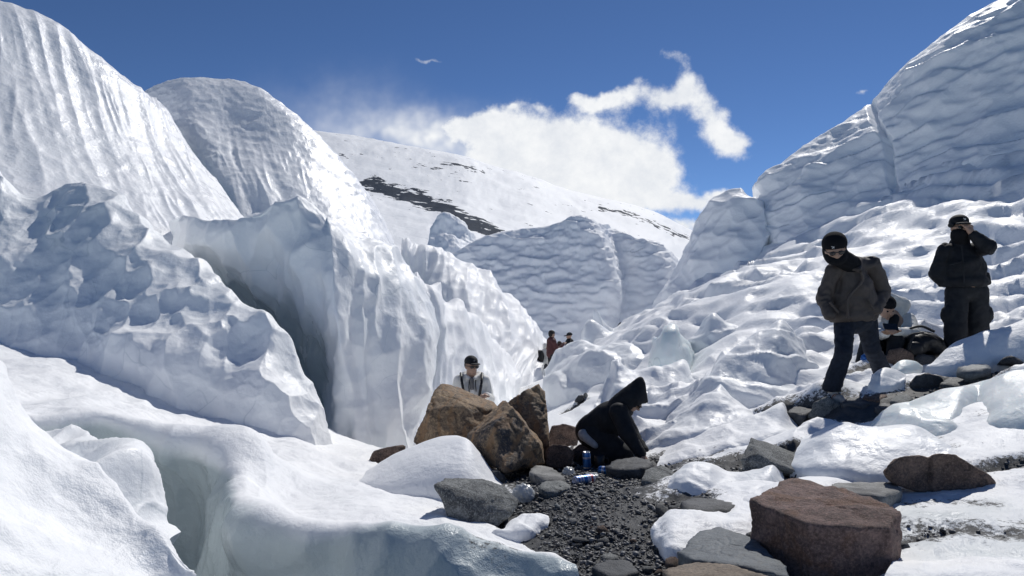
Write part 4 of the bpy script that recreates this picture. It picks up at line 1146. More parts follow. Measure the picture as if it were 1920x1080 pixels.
for i_, (cx_, cy_, dd_, ww_, mt_, lb_) in enumerate([(1668, 762, 5.7, 30, R_DARK, "black slab at the lower end of the moraine strip"), (1690, 748, 5.8, 22, R_GREY, "grey chip next to the lowest slab of the moraine strip"), (1795, 716, 5.98, 34, R_DARK, "long black slab in the middle of the moraine strip"),
        (1832, 706, 6.02, 26, R_SLATE, "dull grey slab right of the long black slab"), (1500, 770, 6.2, 26, R_DARK, "dark stone left of the rock under the man's foot"), (1610, 752, 5.95, 34, R_DARK, "dark slab right of the rock under the man's foot"), (1640, 742, 6.0, 24, R_WARM, "brownish slab above the lower end of the moraine strip"), (1590, 726, 6.4, 20, R_DARK, "dark stone between the brown jacket man's feet")]):
    rock("rock", prism([(cx_ - ww_, cy_ + 2, dd_), (cx_ - ww_ * 0.4, cy_ - 9, dd_ + 0.2), (cx_ + ww_ * 0.6, cy_ - 10, dd_ + 0.2), (cx_ + ww_, cy_ - 1, dd_), (cx_ + ww_ * 0.3, cy_ + 8, dd_ - 0.15)], 0.12), mt_, lb_, 4, 0.07, 60 + i_)
rock("rock", outline([(1655, 676), (1668, 655), (1690, 652), (1712, 662), (1715, 680), (1680, 686)], 7.35, 0.3, 0.8), R_WARM, "brown rock at the seated person's feet", 4, 0.06, 41)
rock("rock", outline([(1706, 672), (1720, 662), (1752, 666), (1760, 682), (1720, 690)], 7.4, 0.3, 0.8), R_DARK, "low dark rock in front of the black backpack", 3, 0.06, 42)
rock("rock", prism([(974, 720, 21), (985, 715, 21.6), (997, 715, 21.6), (1002, 721, 21), (988, 724, 20.6)], 0.25), R_DARK, "flat dark rock on the far snow path", 3, 0.05, 43)
rock("rock", outline([(1155, 613), (1162, 604), (1172, 603), (1182, 606), (1180, 614)], 22.5, 0.5, 0.8), R_DARK, "small dark rock on the skyline below the far wall", 3, 0.06, 44)
rock("rock", outline([(1076, 752), (1084, 741), (1094, 740), (1097, 750), (1086, 757)], 11.2, 0.2, 0.8), R_DARK, "dark stone on the snow below the scalloped ice bank", 3, 0.06, 45)
rock("rock", outline([(1092, 748), (1094, 738), (1099, 735), (1103, 741), (1100, 749)], 11.3, 0.2, 0.8), R_GREY, "round grey stone touching the dark one below the ice bank", 3, 0.06, 46)
rock("rock", outline([(1880, 935), (1890, 918), (1915, 912), (1940, 925), (1940, 950), (1895, 950)], 3.75, 0.3, 0.8), R_DARK, "dark cracked rock at the right edge beside the notched boulder", 4, 0.07, 47)
rock("rock", outline([(1196, 945), (1210, 925), (1240, 935), (1250, 960), (1215, 970)], 4.55, 0.25, 0.8), R_DARK, "black rock wedged under the leaning grey rock", 4, 0.06, 48)
rock("rock", prism([(1198, 955, 4.2), (1215, 947, 4.3), (1232, 957, 4.15), (1220, 966, 4.05)], 0.04), R_TAN, "small tan flake beside the leaning grey rock", 3, 0.05, 49)
rock("rock", prism([(1108, 1062, 3.12), (1140, 1048, 3.25), (1180, 1050, 3.2), (1200, 1070, 3.05), (1150, 1085, 2.95)], 0.14), R_DARK, "half-buried dark slab at the bottom centre", 4, 0.06, 50)
rock("rock", prism([(1125, 1040, 3.35), (1145, 1034, 3.45), (1160, 1042, 3.35), (1140, 1050, 3.25)], 0.06), R_GREY, "small grey stone just above the half-buried dark slab", 3, 0.06, 51)
rock("rock", outline([(900, 900), (905, 885), (920, 878), (945, 885), (950, 905), (925, 912)], 5.25, 0.3, 0.8), R_DARK, "dark stone in the shade under the front brown boulder", 3, 0.07, 52)
rock("rock", outline([(1395, 1015), (1398, 1000), (1412, 995), (1420, 1010), (1412, 1022)], 3.15, 0.2, 0.8), R_DARK, "small black stone at the left foot of the brown boulder", 3, 0.06, 53)
rock("rock", outline([(1672, 1030), (1680, 1016), (1700, 1015), (1712, 1030), (1690, 1040)], 3.0, 0.2, 0.8), R_DARK, "black stone at the right foot of the brown boulder", 3, 0.06, 54)
rock("rock", outline([(1703, 1045), (1708, 1034), (1720, 1034), (1724, 1044), (1712, 1050)], 2.95, 0.1, 0.8), R_GREY, "rounded light grey pebble right of the brown boulder", 3, 0.05, 55)

# ------------------------------------------------------------------ gravel
def scatter_pts(n, seed, mmin, ymax=7.5):
    r = np.random.default_rng(seed)
    out = []
    while sum(len(o) for o in out) < n:
        y = np.exp(r.uniform(math.log(2.3), math.log(ymax), 40000))
        x = r.uniform(-0.4, 0.75, 40000) * y
        g = gravel_mask(x, y) + 0.35 * fbm(np.stack([x, y, 0 * x], 1) * 2.2, 3, 501)
        k = (g > mmin) & (r.uniform(0, 1, len(x)) < np.clip((g - mmin) * 3, 0.05, 1))
        out.append(np.stack([x[k], y[k]], 1))
    return np.concatenate(out)[:n]


def shifted_z(x, y):
    z, g, h = ground_full(x, y)
    return z


def stone_shapes(k, sub, seed, flat=0.6):
    r = np.random.default_rng(seed)
    res = []
    for i in range(k):
        pts = r.normal(size=(9, 3))
        pts /= np.linalg.norm(pts, axis=1, keepdims=True)
        pts *= r.uniform(0.75, 1.1, (9, 1)) * np.array([1.0, r.uniform(0.6, 0.9), flat * r.uniform(0.6, 1.1)])
        c, pl = hull_planes(pts)
        dirs, faces = ico(sub)
        nn = np.array([p[0] for p in pl])
        dd = np.array([p[1] for p in pl])
        dots = dirs @ nn.T
        rr_ = np.where(dots > 1e-4, dd / np.maximum(dots, 1e-4), 1e6).min(1)
        v = dirs * rr_[:, None]
        if sub >= 2:
            v = v * (1 + 0.07 * fbm(v * 3 + i, 3, i))[:, None]
        res.append((v, faces))
    return res


gr = np.random.default_rng(91)
NG = 30000
xy = scatter_pts(NG, 92, 0.56)
zz = shifted_z(xy[:, 0], xy[:, 1])
shapes = stone_shapes(12, 1, 93, 0.42)
sz = np.clip(np.exp(gr.normal(math.log(0.0075), 0.75, NG)), 0.004, 0.04) * (0.7 + 0.12 * xy[:, 1])
VV, FF, off = [], [], 0
ids = gr.integers(0, 12, NG)
for k in range(12):
    sel = np.where(ids == k)[0]
    v, f = shapes[k]
    a_ = gr.uniform(0, 2 * math.pi, len(sel))
    ca, sa = np.cos(a_)[:, None], np.sin(a_)[:, None]
    vx = v[None, :, 0] * ca - v[None, :, 1] * sa
    vy = v[None, :, 0] * sa + v[None, :, 1] * ca
    vz = np.repeat(v[None, :, 2], len(sel), 0)
    tl = gr.uniform(-0.5, 0.5, (len(sel), 1))
    vz2 = vz + vx * tl
    s = sz[sel][:, None]
    W = np.stack([vx * s + xy[sel, 0][:, None], vy * s + xy[sel, 1][:, None], vz2 * s + zz[sel][:, None] + 0.15 * s], 2)
    VV.append(W.reshape(-1, 3))
    FF.append((f[None] + (np.arange(len(sel)) * len(v))[:, None, None] + off).reshape(-1, 3))
    off += len(sel) * len(v)


def gravel_mat():
    m, t = new_mat("gravel_stone")
    geo = t.n("ShaderNodeNewGeometry")
    ri = geo.outputs["Random Per Island"]
    ramp = t.n("ShaderNodeValToRGB")
    cr = ramp.color_ramp
    cr.elements[0].color = (0.038, 0.040, 0.045, 1)
    cr.elements[1].position = 1.0
    cr.elements[1].color = (0.34, 0.34, 0.33, 1)
    for ps, cl in ((0.5, (0.095, 0.098, 0.104, 1)), (0.85, (0.19, 0.192, 0.196, 1)), (0.94, (0.15, 0.13, 0.115, 1))):
        e = cr.elements.new(ps)
        e.color = cl
    t.put(ramp.inputs[0], ri)
    p = t.n("ShaderNodeBsdfPrincipled")
    t.put(p.inputs["Base Color"], ramp.outputs[0])
    p.inputs["Roughness"].default_value = 0.55
    o = t.n("ShaderNodeOutputMaterial")
    t.put(o.inputs[0], p.outputs[0])
    return m


M_GRAVEL = gravel_mat()
link("gravel", mesh_from("gravel", np.concatenate(VV), np.concatenate(FF), M_GRAVEL, False), None, "dark wet gravel spread between the boulders and ice", "gravel", None, "stuff")

# single stones large enough to pick out
st_shapes = [mesh_from("stone", v, f, mt_, False) for (v, f), mt_ in zip(stone_shapes(10, 2, 95, 0.55), [R_DARK, R_DARK, R_GREY, R_DARK, R_SLATE, R_DARK, R_WARM, R_DARK, R_GREY, R_PALE])]
xy2 = scatter_pts(190, 96, 0.66, 6.8)
for i, (x, y) in enumerate(xy2):
    s = float(np.clip(math.exp(gr.normal(math.log(0.036), 0.5)), 0.018, 0.11)) * (0.8 + 0.05 * y)
    tone_ = ("black", "black", "light grey", "black", "blue-grey", "black", "brown", "black", "light grey", "pale")[i % 10]
    where = "on the gravel hollow below the boulders" if (x < 0.95 and y < 6.1) else ("on the dark moraine strip by the brown jacket man" if y > 5.4 else "on the gravel around the wedge-shaped grey boulder")
    o = link("stone", st_shapes[i % 10], None, "small loose %s angular stone %s" % (tone_, where), "stone", "loose %s stones %s" % (tone_, where))
    o.location = (x, y, gz1(x, y) + 0.25 * s)
    o.scale = (s, s, s)
    o.rotation_euler = (gr.uniform(-0.4, 0.4), gr.uniform(-0.4, 0.4), gr.uniform(0, 6.28))

# ------------------------------------------------------------------ small ice and snow lumps on the gravel
loft("ice_lump", [
    [(1250, 925, 4.45), (1254, 905, 4.5), (1262, 888, 4.65)], [(1275, 932, 4.35), (1282, 900, 4.4), (1290, 868, 4.65)], [(1320, 932, 4.3), (1325, 900, 4.4), (1330, 866, 4.7)],
    [(1360, 928, 4.3), (1365, 905, 4.4), (1368, 882, 4.7)], [(1410, 922, 4.3), (1415, 898, 4.4), (1420, 876, 4.7)], [(1445, 915, 4.35), (1450, 890, 4.45), (1452, 864, 4.7)], [(1470, 910, 4.45), (1470, 892, 4.55), (1468, 872, 4.75)]],
    M_ICE, rough_ice(331, 0.04, 0.03, 4.0), back=0.2, drop=0.35, nu=150, nv=90, label="long glossy white ice lump left of the wedge-shaped grey boulder", cat="ice lump")
loft("ice_lump", [
    [(1228, 1000, 3.6), (1232, 985, 3.65), (1240, 972, 3.8)], [(1250, 1040, 3.3), (1255, 1000, 3.4), (1262, 960, 3.75)], [(1290, 1045, 3.25), (1295, 1000, 3.4), (1300, 957, 3.8)],
    [(1340, 1030, 3.35), (1345, 1000, 3.45), (1345, 962, 3.8)], [(1385, 1015, 3.4), (1388, 990, 3.5), (1388, 960, 3.8)], [(1420, 1000, 3.5), (1420, 985, 3.6), (1418, 968, 3.85)]],
    M_SNOW, rough_ice(335, 0.05, 0.03, 4.0), back=0.2, drop=0.35, nu=140, nv=90, label="white rounded ice lump above the blue-grey boulder", cat="ice lump", dirt=lambda p: 0 * p[:, 0])
loft("snow_patch", [
    [(925, 998, 3.78), (940, 992, 3.8), (948, 985, 3.9)], [(950, 998, 3.76), (958, 988, 3.8), (965, 976, 3.95)], [(985, 996, 3.76), (990, 980, 3.85), (992, 966, 4.0)], [(1010, 990, 3.82), (1014, 976, 3.88), (1016, 964, 4.02)], [(1030, 985, 3.9), (1030, 975, 3.95), (1028, 968, 4.03)]],
    M_SNOW, rough_ice(341, 0.03, 0.03, 6.0), back=0.08, drop=0.15, nu=110, nv=70, label="small crusty snow patch on the gravel by the light grey boulder", cat="snow", dirt=lambda p: 0 * p[:, 0])
loft("ice_slab", [
    [(1380, 960, 3.9), (1390, 945, 3.95), (1400, 930, 4.1)], [(1430, 950, 3.9), (1440, 925, 4.0), (1450, 902, 4.2)], [(1500, 940, 3.95), (1510, 915, 4.05), (1520, 892, 4.3)], [(1560, 935, 4.0), (1565, 915, 4.1), (1565, 895, 4.3)], [(1610, 930, 4.1), (1612, 918, 4.2), (1608, 905, 4.35)]],
    M_SNOW, rough_ice(345, 0.04, 0.03, 3.0), back=0.15, drop=0.3, nu=120, nv=80, label="thin white ice sheet behind the reddish brown boulder", cat="ice slab", dirt=lambda p: 0 * p[:, 0])
loft("ice_bank", [
    [(1640, 1120, 2.5), (1660, 1075, 2.6), (1680, 1050, 2.8)], [(1700, 1130, 2.45), (1710, 1085, 2.55), (1725, 1048, 2.8)], [(1780, 1130, 2.45), (1790, 1080, 2.55), (1800, 1042, 2.8)], [(1870, 1130, 2.45), (1875, 1085, 2.55), (1880, 1052, 2.75)], [(1980, 1140, 2.4), (1980, 1090, 2.5), (1980, 1060, 2.7)]],
    M_SNOW, rough_ice(351, 0.05, 0.04, 3.5), back=0.15, drop=0.4, nu=150, nv=90, label="crusty ice bank in the bottom right corner", cat="ice bank", dirt=lambda p: 0 * p[:, 0])
loft("ice_crest", [
    [(1628, 725, 6.2), (1632, 712, 6.25), (1636, 702, 6.4)], [(1645, 728, 6.1), (1652, 705, 6.2), (1658, 690, 6.4)], [(1672, 725, 6.1), (1678, 710, 6.2), (1680, 696, 6.4)], [(1695, 715, 6.2), (1698, 708, 6.3), (1697, 702, 6.5)]],
    M_ICE, rough_ice(355, 0.03, 0.03, 4.0), back=0.2, drop=0.3, nu=80, nv=60, label="small ice crest hiding the brown jacket man's rear foot", cat="ice crest")
loft("ice_block", [
    [(1662, 705, 6.9), (1664, 698, 6.95), (1668, 690, 7.05)], [(1680, 706, 6.8), (1684, 692, 6.85), (1688, 678, 7.0)], [(1710, 704, 6.8), (1712, 690, 6.85), (1714, 677, 7.0)], [(1728, 700, 6.9), (1730, 690, 6.95), (1728, 684, 7.05)]],
    M_CLEAR, rough_ice(361, 0.02, 0.02, 5.0), back=0.15, drop=0.25, nu=80, nv=60, label="low clear ice block in front of the seated person's rock", cat="ice block")


# ------------------------------------------------------------------ litter
def plain_mat(name, col, rough=0.6, metal=0.0, spec=0.5, noise_amt=0.15, nscale=30.0, bump=0.0, bscale=60.0, coat=0.0, alpha=None):
    m, t = new_mat(name)
    co = t.n("ShaderNodeTexCoord").outputs["Object"]
    n = t.noise(co, nscale, 4.0, 0.6)
    c = t.mix(t.ramp(n, 0.3, 0.7), tuple(x * (1 - noise_amt) for x in col), tuple(min(1, x * (1 + noise_amt)) for x in col))
    p = t.n("ShaderNodeBsdfPrincipled")
    t.put(p.inputs["Base Color"], c)
    p.inputs["Roughness"].default_value = rough
    p.inputs["Metallic"].default_value = metal
    p.inputs["Specular IOR Level"].default_value = spec
    p.inputs["Coat Weight"].default_value = coat
    if alpha is not None:
        p.inputs["Alpha"].default_value = alpha
    if bump > 0:
        b = t.n("ShaderNodeBump")
        b.inputs["Strength"].default_value = bump
        b.inputs["Distance"].default_value = 0.01
        t.put(b.inputs["Height"], t.noise(co, bscale, 3.0, 0.6))
        t.put(p.inputs["Normal"], b.outputs[0])
    o = t.n("ShaderNodeOutputMaterial")
    t.put(o.inputs[0], p.outputs[0])
    return m


def lathe(name, prof, mat, n=28):
    prof = np.array(prof, float)
    a_ = np.linspace(0, 2 * math.pi, n, endpoint=False)
    G = np.stack([prof[:, None, 0] * np.cos(a_), prof[:, None, 0] * np.sin(a_), np.repeat(prof[:, 1][:, None], n, 1)], 2)
    k = len(prof)
    f = []
    for i in range(k - 1):
        for j in range(n):
            f.append((i * n + j, i * n + (j + 1) % n, (i + 1) * n + (j + 1) % n, (i + 1) * n + j))
    return mesh_from(name, G.reshape(-1, 3), f, mat)


M_ALU = plain_mat("can_aluminium", (0.62, 0.63, 0.65), 0.3, 1.0)
M_CANBLUE = plain_mat("can_blue_print", (0.03, 0.14, 0.42), 0.3, 0.6, coat=0.3)
M_CANWHITE = plain_mat("can_pale_print", (0.42, 0.45, 0.58), 0.35, 0.5)
M_CANRED = plain_mat("can_red_print", (0.35, 0.06, 0.07), 0.35, 0.4)
M_CUP = plain_mat("black_cup", (0.02, 0.02, 0.022), 0.4)


def can(loc, rot, h, r, body, label, band=None, stripes=()):
    root = bpy.data.objects.new("drink_can", None)
    COL.objects.link(root)
    root.location, root.rotation_euler = loc, rot
    root["label"], root["category"] = label, "can"
    link("body", lathe("body", [(r * 0.01, 0.004), (r * 0.72, 0.002), (r * 0.78, 0.0), (r * 0.98, 0.012), (r, 0.018), (r, h - 0.02), (r * 0.86, h - 0.006)], body), root)
    lid = link("lid", lathe("lid", [(r * 0.86, h - 0.0065), (r * 0.88, h), (r * 0.82, h), (r * 0.8, h - 0.004), (r * 0.01, h - 0.004)], M_ALU), root)
    tab = bmesh.new()
    bmesh.ops.create_cube(tab, size=1.0)
    bmesh.ops.scale(tab, vec=(0.022, 0.012, 0.0016), verts=tab.verts)
    bmesh.ops.translate(tab, vec=(0.006, 0, h - 0.0015), verts=tab.verts)
    tm = bpy.data.meshes.new("pull_tab")
    tab.to_mesh(tm)
    tab.free()
    tm.materials.append(M_ALU)
    link("pull_tab", tm, lid)
    for z0, z1, mt_ in stripes:
        link("printed_band", lathe("printed_band", [(r * 1.003, z0), (r * 1.006, z0 + 0.001), (r * 1.006, z1 - 0.001), (r * 1.003, z1)], mt_), root)
    return root


def place(px, py, d):
    return tuple(P(px, py, d))


c1 = P(1101, 868, 5.75)
can((c1[0], c1[1], gz1(c1[0], c1[1]) + 0.01), (0.05, -0.08, 0.4), 0.155, 0.033, M_CANBLUE, "blue drink can standing upright behind the litter",
    stripes=((0.02, 0.03, M_ALU), (0.10, 0.115, M_CANWHITE)))
c2 = P(1076, 893, 4.85)
can((c2[0], c2[1], gz1(c2[0], c2[1]) + 0.034), (0, math.radians(90), math.radians(28)), 0.168, 0.033, M_CANWHITE, "tall pale blue can lying on its side on the gravel",
    stripes=((0.022, 0.034, M_CANBLUE), (0.05, 0.058, M_CANBLUE), (0.07, 0.1, M_CANBLUE), (0.112, 0.118, M_CANBLUE), (0.128, 0.146, M_CANRED)))
c3 = P(1122, 876, 5.45)
can((c3[0], c3[1], gz1(c3[0], c3[1]) + 0.034), (0, math.radians(90), math.radians(-22)), 0.12, 0.032, M_CANBLUE, "crumpled blue can lying by the flat black rock", stripes=((0.03, 0.05, M_CANWHITE),))
c4 = P(1124, 868, 5.9)
cup = bpy.data.objects.new("cup", None)
COL.objects.link(cup)
cup.location = (c4[0], c4[1], gz1(c4[0], c4[1]))
cup["label"], cup["category"] = "black cup with a handle beside the upright blue can", "cup"
link("body", lathe("body", [(0.001, 0.0), (0.034, 0.0), (0.04, 0.01), (0.043, 0.11), (0.040, 0.112), (0.037, 0.02), (0.001, 0.012)], M_CUP), cup)


def tube(name, pts, r, mat, n=8, closed=False):
    pts = np.array(pts, float)
    T = np.gradient(pts, axis=0)
    T /= np.linalg.norm(T, axis=1, keepdims=True) + 1e-9
    up = np.array([0.13, 0.31, 0.94])
    B = np.cross(T, up)
    B /= np.linalg.norm(B, axis=1, keepdims=True) + 1e-9
    Nn = np.cross(B, T)
    a_ = np.linspace(0, 2 * math.pi, n, endpoint=False)
    rad = np.broadcast_to(np.asarray(r, float), (len(pts),))
    G = pts[:, None] + rad[:, None, None] * (np.cos(a_)[None, :, None] * B[:, None] + np.sin(a_)[None, :, None] * Nn[:, None])
    f = []
    for i in range(len(pts) - 1):
        for j in range(n):
            f.append((i * n + j, i * n + (j + 1) % n, (i + 1) * n + (j + 1) % n, (i + 1) * n + j))
    return mesh_from(name, G.reshape(-1, 3), f, mat)


link("handle", tube("handle", crom([(0.04, 0, 0.09), (0.07, 0, 0.085), (0.072, 0, 0.04), (0.04, 0, 0.03)], 12), 0.005, M_CUP), cup)

M_BAG = plain_mat("thin_white_plastic", (0.75, 0.78, 0.8), 0.2, 0, 0.6, 0.05, alpha=0.6)


def crumple(name, px, py, d, w_, h_, seed, label, mat, cat):
    v, f = ico(4)
    s = v.copy()
    n_ = 0.45 * ridged(v * 1.6 + seed, 3, seed) + 0.35 * fbm(v * 3.5 + seed, 3, seed + 1)
    s = s * (0.65 + n_)[:, None] * np.array([w_, w_ * 0.8, h_])
    s[:, 2] = np.maximum(s[:, 2], -h_ * 0.35)
    c = P(px, py, d)
    o = link(name, mesh_from(name, s, f, mat), None, label, cat)
    o.location = (c[0], c[1], gz1(c[0], c[1]) + h_ * 0.35)
    return o


crumple("plastic_bag", 981, 915, 4.6, 0.075, 0.085, 5, "crumpled clear plastic bag on the stones left of the lying can", M_BAG, "plastic bag")
crumple("plastic_wrapper", 1110, 880, 5.2, 0.06, 0.035, 9, "white plastic wrapper between the cans", M_BAG, "wrapper")
crumple("plastic_wrapper", 1066, 872, 5.5, 0.05, 0.05, 14, "small clear wrapper against the reddish-grey rock", M_BAG, "wrapper")
crumple("snack_packet", 1622, 676, 7.45, 0.045, 0.07, 19, "crumpled bright blue packet behind the brown jacket man's legs", M_CANBLUE, "packet")
# ------------------------------------------------------------------ people
def smin(a, b, k):
    h = np.clip(0.5 + 0.5 * (b - a) / k, 0, 1)
    return b + (a - b) * h - k * h * (1 - h)


def sd_cone(p, a, b, ra, rb):
    ba = b - a
    t = np.clip(((p - a) @ ba) / (ba @ ba + 1e-12), 0, 1)
    return np.linalg.norm(p - a - t[:, None] * ba, axis=1) - (ra + (rb - ra) * t)


def sd_ell(p, c, r, R=None):
    q = p - c
    if R is not None:
        q = q @ R
    r = np.asarray(r, float)
    k0 = np.linalg.norm(q / r, axis=1)
    k1 = np.linalg.norm(q / (r * r), axis=1)
    return k0 * (k0 - 1.0) / np.maximum(k1, 1e-6)


def rotm(yaw=0.0, pitch=0.0, roll=0.0):
    cy, sy, cp, sp, cr, sr = math.cos(yaw), math.sin(yaw), math.cos(pitch), math.sin(pitch), math.cos(roll), math.sin(roll)
    Rz = np.array([[cy, -sy, 0], [sy, cy, 0], [0, 0, 1]])
    Rx = np.array([[1, 0, 0], [0, cp, -sp], [0, sp, cp]])
    Ry = np.array([[cr, 0, sr], [0, 1, 0], [-sr, 0, cr]])
    return Rz @ Rx @ Ry


def surface_nets(fn, lo, hi, vox):
    lo, hi = np.asarray(lo, float), np.asarray(hi, float)
    n = np.maximum(((hi - lo) / vox).astype(int) + 2, 4)
    ax = [lo[i] + vox * np.arange(n[i]) for i in range(3)]
    X, Y, Z = np.meshgrid(*ax, indexing="ij")
    D = fn(np.stack([X.ravel(), Y.ravel(), Z.ravel()], 1)).reshape(n)
    S = D < 0
    cells = np.zeros(n - 1, int)
    acc = np.zeros(tuple(n - 1) + (3,))
    cnt = np.zeros(n - 1)
    corners = [(i, j, k) for i in (0, 1) for j in (0, 1) for k in (0, 1)]

    def sl(c):
        return tuple(slice(c[i], n[i] - 1 + c[i]) for i in range(3))
    for a in corners:
        for axis in range(3):
            if a[axis] == 1:
                continue
            b = list(a)
            b[axis] = 1
            da, db = D[sl(a)], D[sl(b)]
            cross = (da < 0) != (db < 0)
            t = np.where(cross, da / np.where(cross, da - db, 1), 0)
            off = np.zeros(tuple(n - 1) + (3,))
            for i in range(3):
                off[..., i] = a[i]
            off[..., axis] += t
            acc += np.where(cross[..., None], off, 0)
            cnt += cross
    act = cnt > 0
    idx = -np.ones(n - 1, int)
    idx[act] = np.arange(act.sum())
    g = np.stack(np.nonzero(act), 1)
    V = lo + vox * (g + acc[act] / cnt[act][:, None])
    F_ = []
    for axis in range(3):
        u, v = (axis + 1) % 3, (axis + 2) % 3
        s0 = [slice(0, n[i]) for i in range(3)]
        s1 = list(s0)
        s0[axis] = slice(0, n[axis] - 1)
        s1[axis] = slice(1, n[axis])
        ch = S[tuple(s0)] != S[tuple(s1)]
        e = np.stack(np.nonzero(ch), 1)
        ok = (e[:, u] > 0) & (e[:, v] > 0) & (e[:, u] < n[u] - 1) & (e[:, v] < n[v] - 1)
        e = e[ok]
        if len(e) == 0:
            continue
        q = []
        for du, dv in ((0, 0), (-1, 0), (-1, -1), (0, -1)):
            k = e.copy()
            k[:, u] += du
            k[:, v] += dv
            q.append(idx[k[:, 0], k[:, 1], k[:, 2]])
        q = np.stack(q, 1)
        ins = S[e[:, 0], e[:, 1], e[:, 2]]
        q[~ins] = q[~ins][:, ::-1]
        F_.append(q)
    return V, np.concatenate(F_)


def blend(prims, k=0.03):
    def fn(p):
        d = None
        for pr in prims:
            if pr[0] == 'c':
                e = sd_cone(p, np.asarray(pr[1]), np.asarray(pr[2]), pr[3], pr[4])
            else:
                e = sd_ell(p, np.asarray(pr[1]), pr[2], pr[3] if len(pr) > 3 else None)
            d = e if d is None else smin(d, e, k)
        return d
    return fn


def bounds(prims, pad=0.06):
    lo, hi = np.full(3, 1e9), np.full(3, -1e9)
    for pr in prims:
        if pr[0] == 'c':
            for q, r in ((pr[1], pr[3]), (pr[2], pr[4])):
                lo = np.minimum(lo, np.asarray(q) - r)
                hi = np.maximum(hi, np.asarray(q) + r)
        else:
            m_ = max(pr[2])
            lo = np.minimum(lo, np.asarray(pr[1]) - m_)
            hi = np.maximum(hi, np.asarray(pr[1]) + m_)
    return lo - pad, hi + pad


def blob_mesh(name, prims, mat, vox=0.014, k=0.03, cut=None, folds=0.0, fscale=9.0, seed=0, fold_dir=(1, 1, 0.45)):
    fn0 = blend(prims, k)
    fn = fn0 if cut is None else (lambda p: np.maximum(fn0(p), cut(p)))
    lo, hi = bounds(prims)
    V, Fc = surface_nets(fn, lo, hi, vox)
    if folds > 0:
        e = 0.004
        N = np.stack([fn(V + np.array(o)) - fn(V - np.array(o)) for o in ((e, 0, 0), (0, e, 0), (0, 0, e))], 1)
        N /= np.linalg.norm(N, axis=1, keepdims=True) + 1e-9
        q = V * np.array(fold_dir) * fscale
        h = ridged(q + 1.5 * np.stack([fbm(V * 5, 2, seed), fbm(V * 5 + 9, 2, seed), fbm(V * 5 + 21, 2, seed)], 1), 2, seed + 1) - 0.6
        V = V + N * (folds * h)[:, None]
    return mesh_from(name, V, Fc, mat)


M_SKIN = plain_mat("skin", (0.36, 0.23, 0.17), 0.5, 0, 0.4, 0.08, 20)
M_BROWNJ = plain_mat("brown_jacket_cloth", (0.060, 0.049, 0.045), 0.62, 0, 0.4, 0.12, 14, 0.25, 90)
M_BLACK = plain_mat("black_cloth", (0.012, 0.014, 0.018), 0.75, 0, 0.25, 0.2, 16, 0.2, 90)
M_BLACK2 = plain_mat("black_trouser_cloth", (0.017, 0.019, 0.023), 0.8, 0, 0.25, 0.2, 16, 0.2, 90)
M_KNIT = plain_mat("black_knit", (0.009, 0.010, 0.013), 0.9, 0, 0.15, 0.25, 120, 0.5, 220)
M_DENIM = plain_mat("dark_navy_denim", (0.016, 0.021, 0.034), 0.8, 0, 0.25, 0.25, 22, 0.25, 150)
M_WHITEJ = plain_mat("off_white_jacket_cloth", (0.74, 0.735, 0.70), 0.65, 0, 0.35, 0.08, 10, 0.2, 80)
M_GREYT = plain_mat("grey_trouser_cloth", (0.07, 0.075, 0.085), 0.8, 0, 0.25, 0.15, 16)
M_RED = plain_mat("dark_red_jacket_cloth", (0.075, 0.028, 0.030), 0.7, 0, 0.3, 0.12, 12)
M_SHOE = plain_mat("pale_shoe_leather", (0.42, 0.38, 0.34), 0.6, 0, 0.35, 0.15, 40)
M_SOLE = plain_mat("dark_rubber", (0.02, 0.02, 0.022), 0.7)
M_LACE = plain_mat("orange_brown_lace", (0.28, 0.11, 0.05), 0.7)
M_GLASS = plain_mat("dark_lens", (0.008, 0.008, 0.010), 0.08, 0, 0.6, 0.0)
M_HAIR = plain_mat("black_hair", (0.012, 0.011, 0.011), 0.6, 0, 0.35, 0.2, 60)
M_MARK = plain_mat("white_embroidery", (0.75, 0.75, 0.75), 0.7, 0, 0.3, 0.02)
M_BROWNC = plain_mat("grey_neck_lining", (0.12, 0.12, 0.125), 0.7)
M_HEM = plain_mat("pale_grey_shirt", (0.34, 0.35, 0.37), 0.8)
M_PACK = plain_mat("black_pack_nylon", (0.012, 0.013, 0.015), 0.45, 0, 0.4, 0.2, 18, 0.2, 80)


def person_root(x, y, z, label):
    o = bpy.data.objects.new("person", None)
    o.location = (x, y, z)
    o["label"], o["category"] = label, "person"
    COL.objects.link(o)
    bpy.context.view_layer.update()
    return o


def child(root, name, me, parent=None):
    me.transform(root.matrix_world.inverted()) if False else None
    co_ = np.empty(len(me.vertices) * 3, np.float32)
    me.vertices.foreach_get("co", co_)
    co_ = co_.reshape(-1, 3) - np.array(root.location, np.float32)
    me.vertices.foreach_set("co", co_.ravel())
    me.update()
    return link(name, me, parent or root)


def head_prims(c, R, s=1.0):
    """skull, jaw, nose, brow, ears; +Y of the head frame is the face's forward"""
    def w_(x, y, z):
        return c + R @ (np.array([x, y, z]) * s)
    return [('e', w_(0, -0.012, 0.035), (0.074 * s, 0.093 * s, 0.088 * s), R), ('e', w_(0, 0.022, -0.035), (0.060 * s, 0.066 * s, 0.080 * s), R),
            ('c', w_(0, 0.082, 0.012), w_(0, 0.104, -0.022), 0.009 * s, 0.014 * s), ('c', w_(-0.03, 0.076, 0.024), w_(0.03, 0.076, 0.024), 0.012 * s, 0.012 * s),
            ('e', w_(0, 0.082, -0.058), (0.024 * s, 0.012 * s, 0.008 * s), R), ('e', w_(0, 0.074, -0.098), (0.022 * s, 0.018 * s, 0.016 * s), R),
            ('e', w_(0.076, -0.008, -0.008), (0.010 * s, 0.018 * s, 0.032 * s), R), ('e', w_(-0.076, -0.008, -0.008), (0.010 * s, 0.018 * s, 0.032 * s), R)]


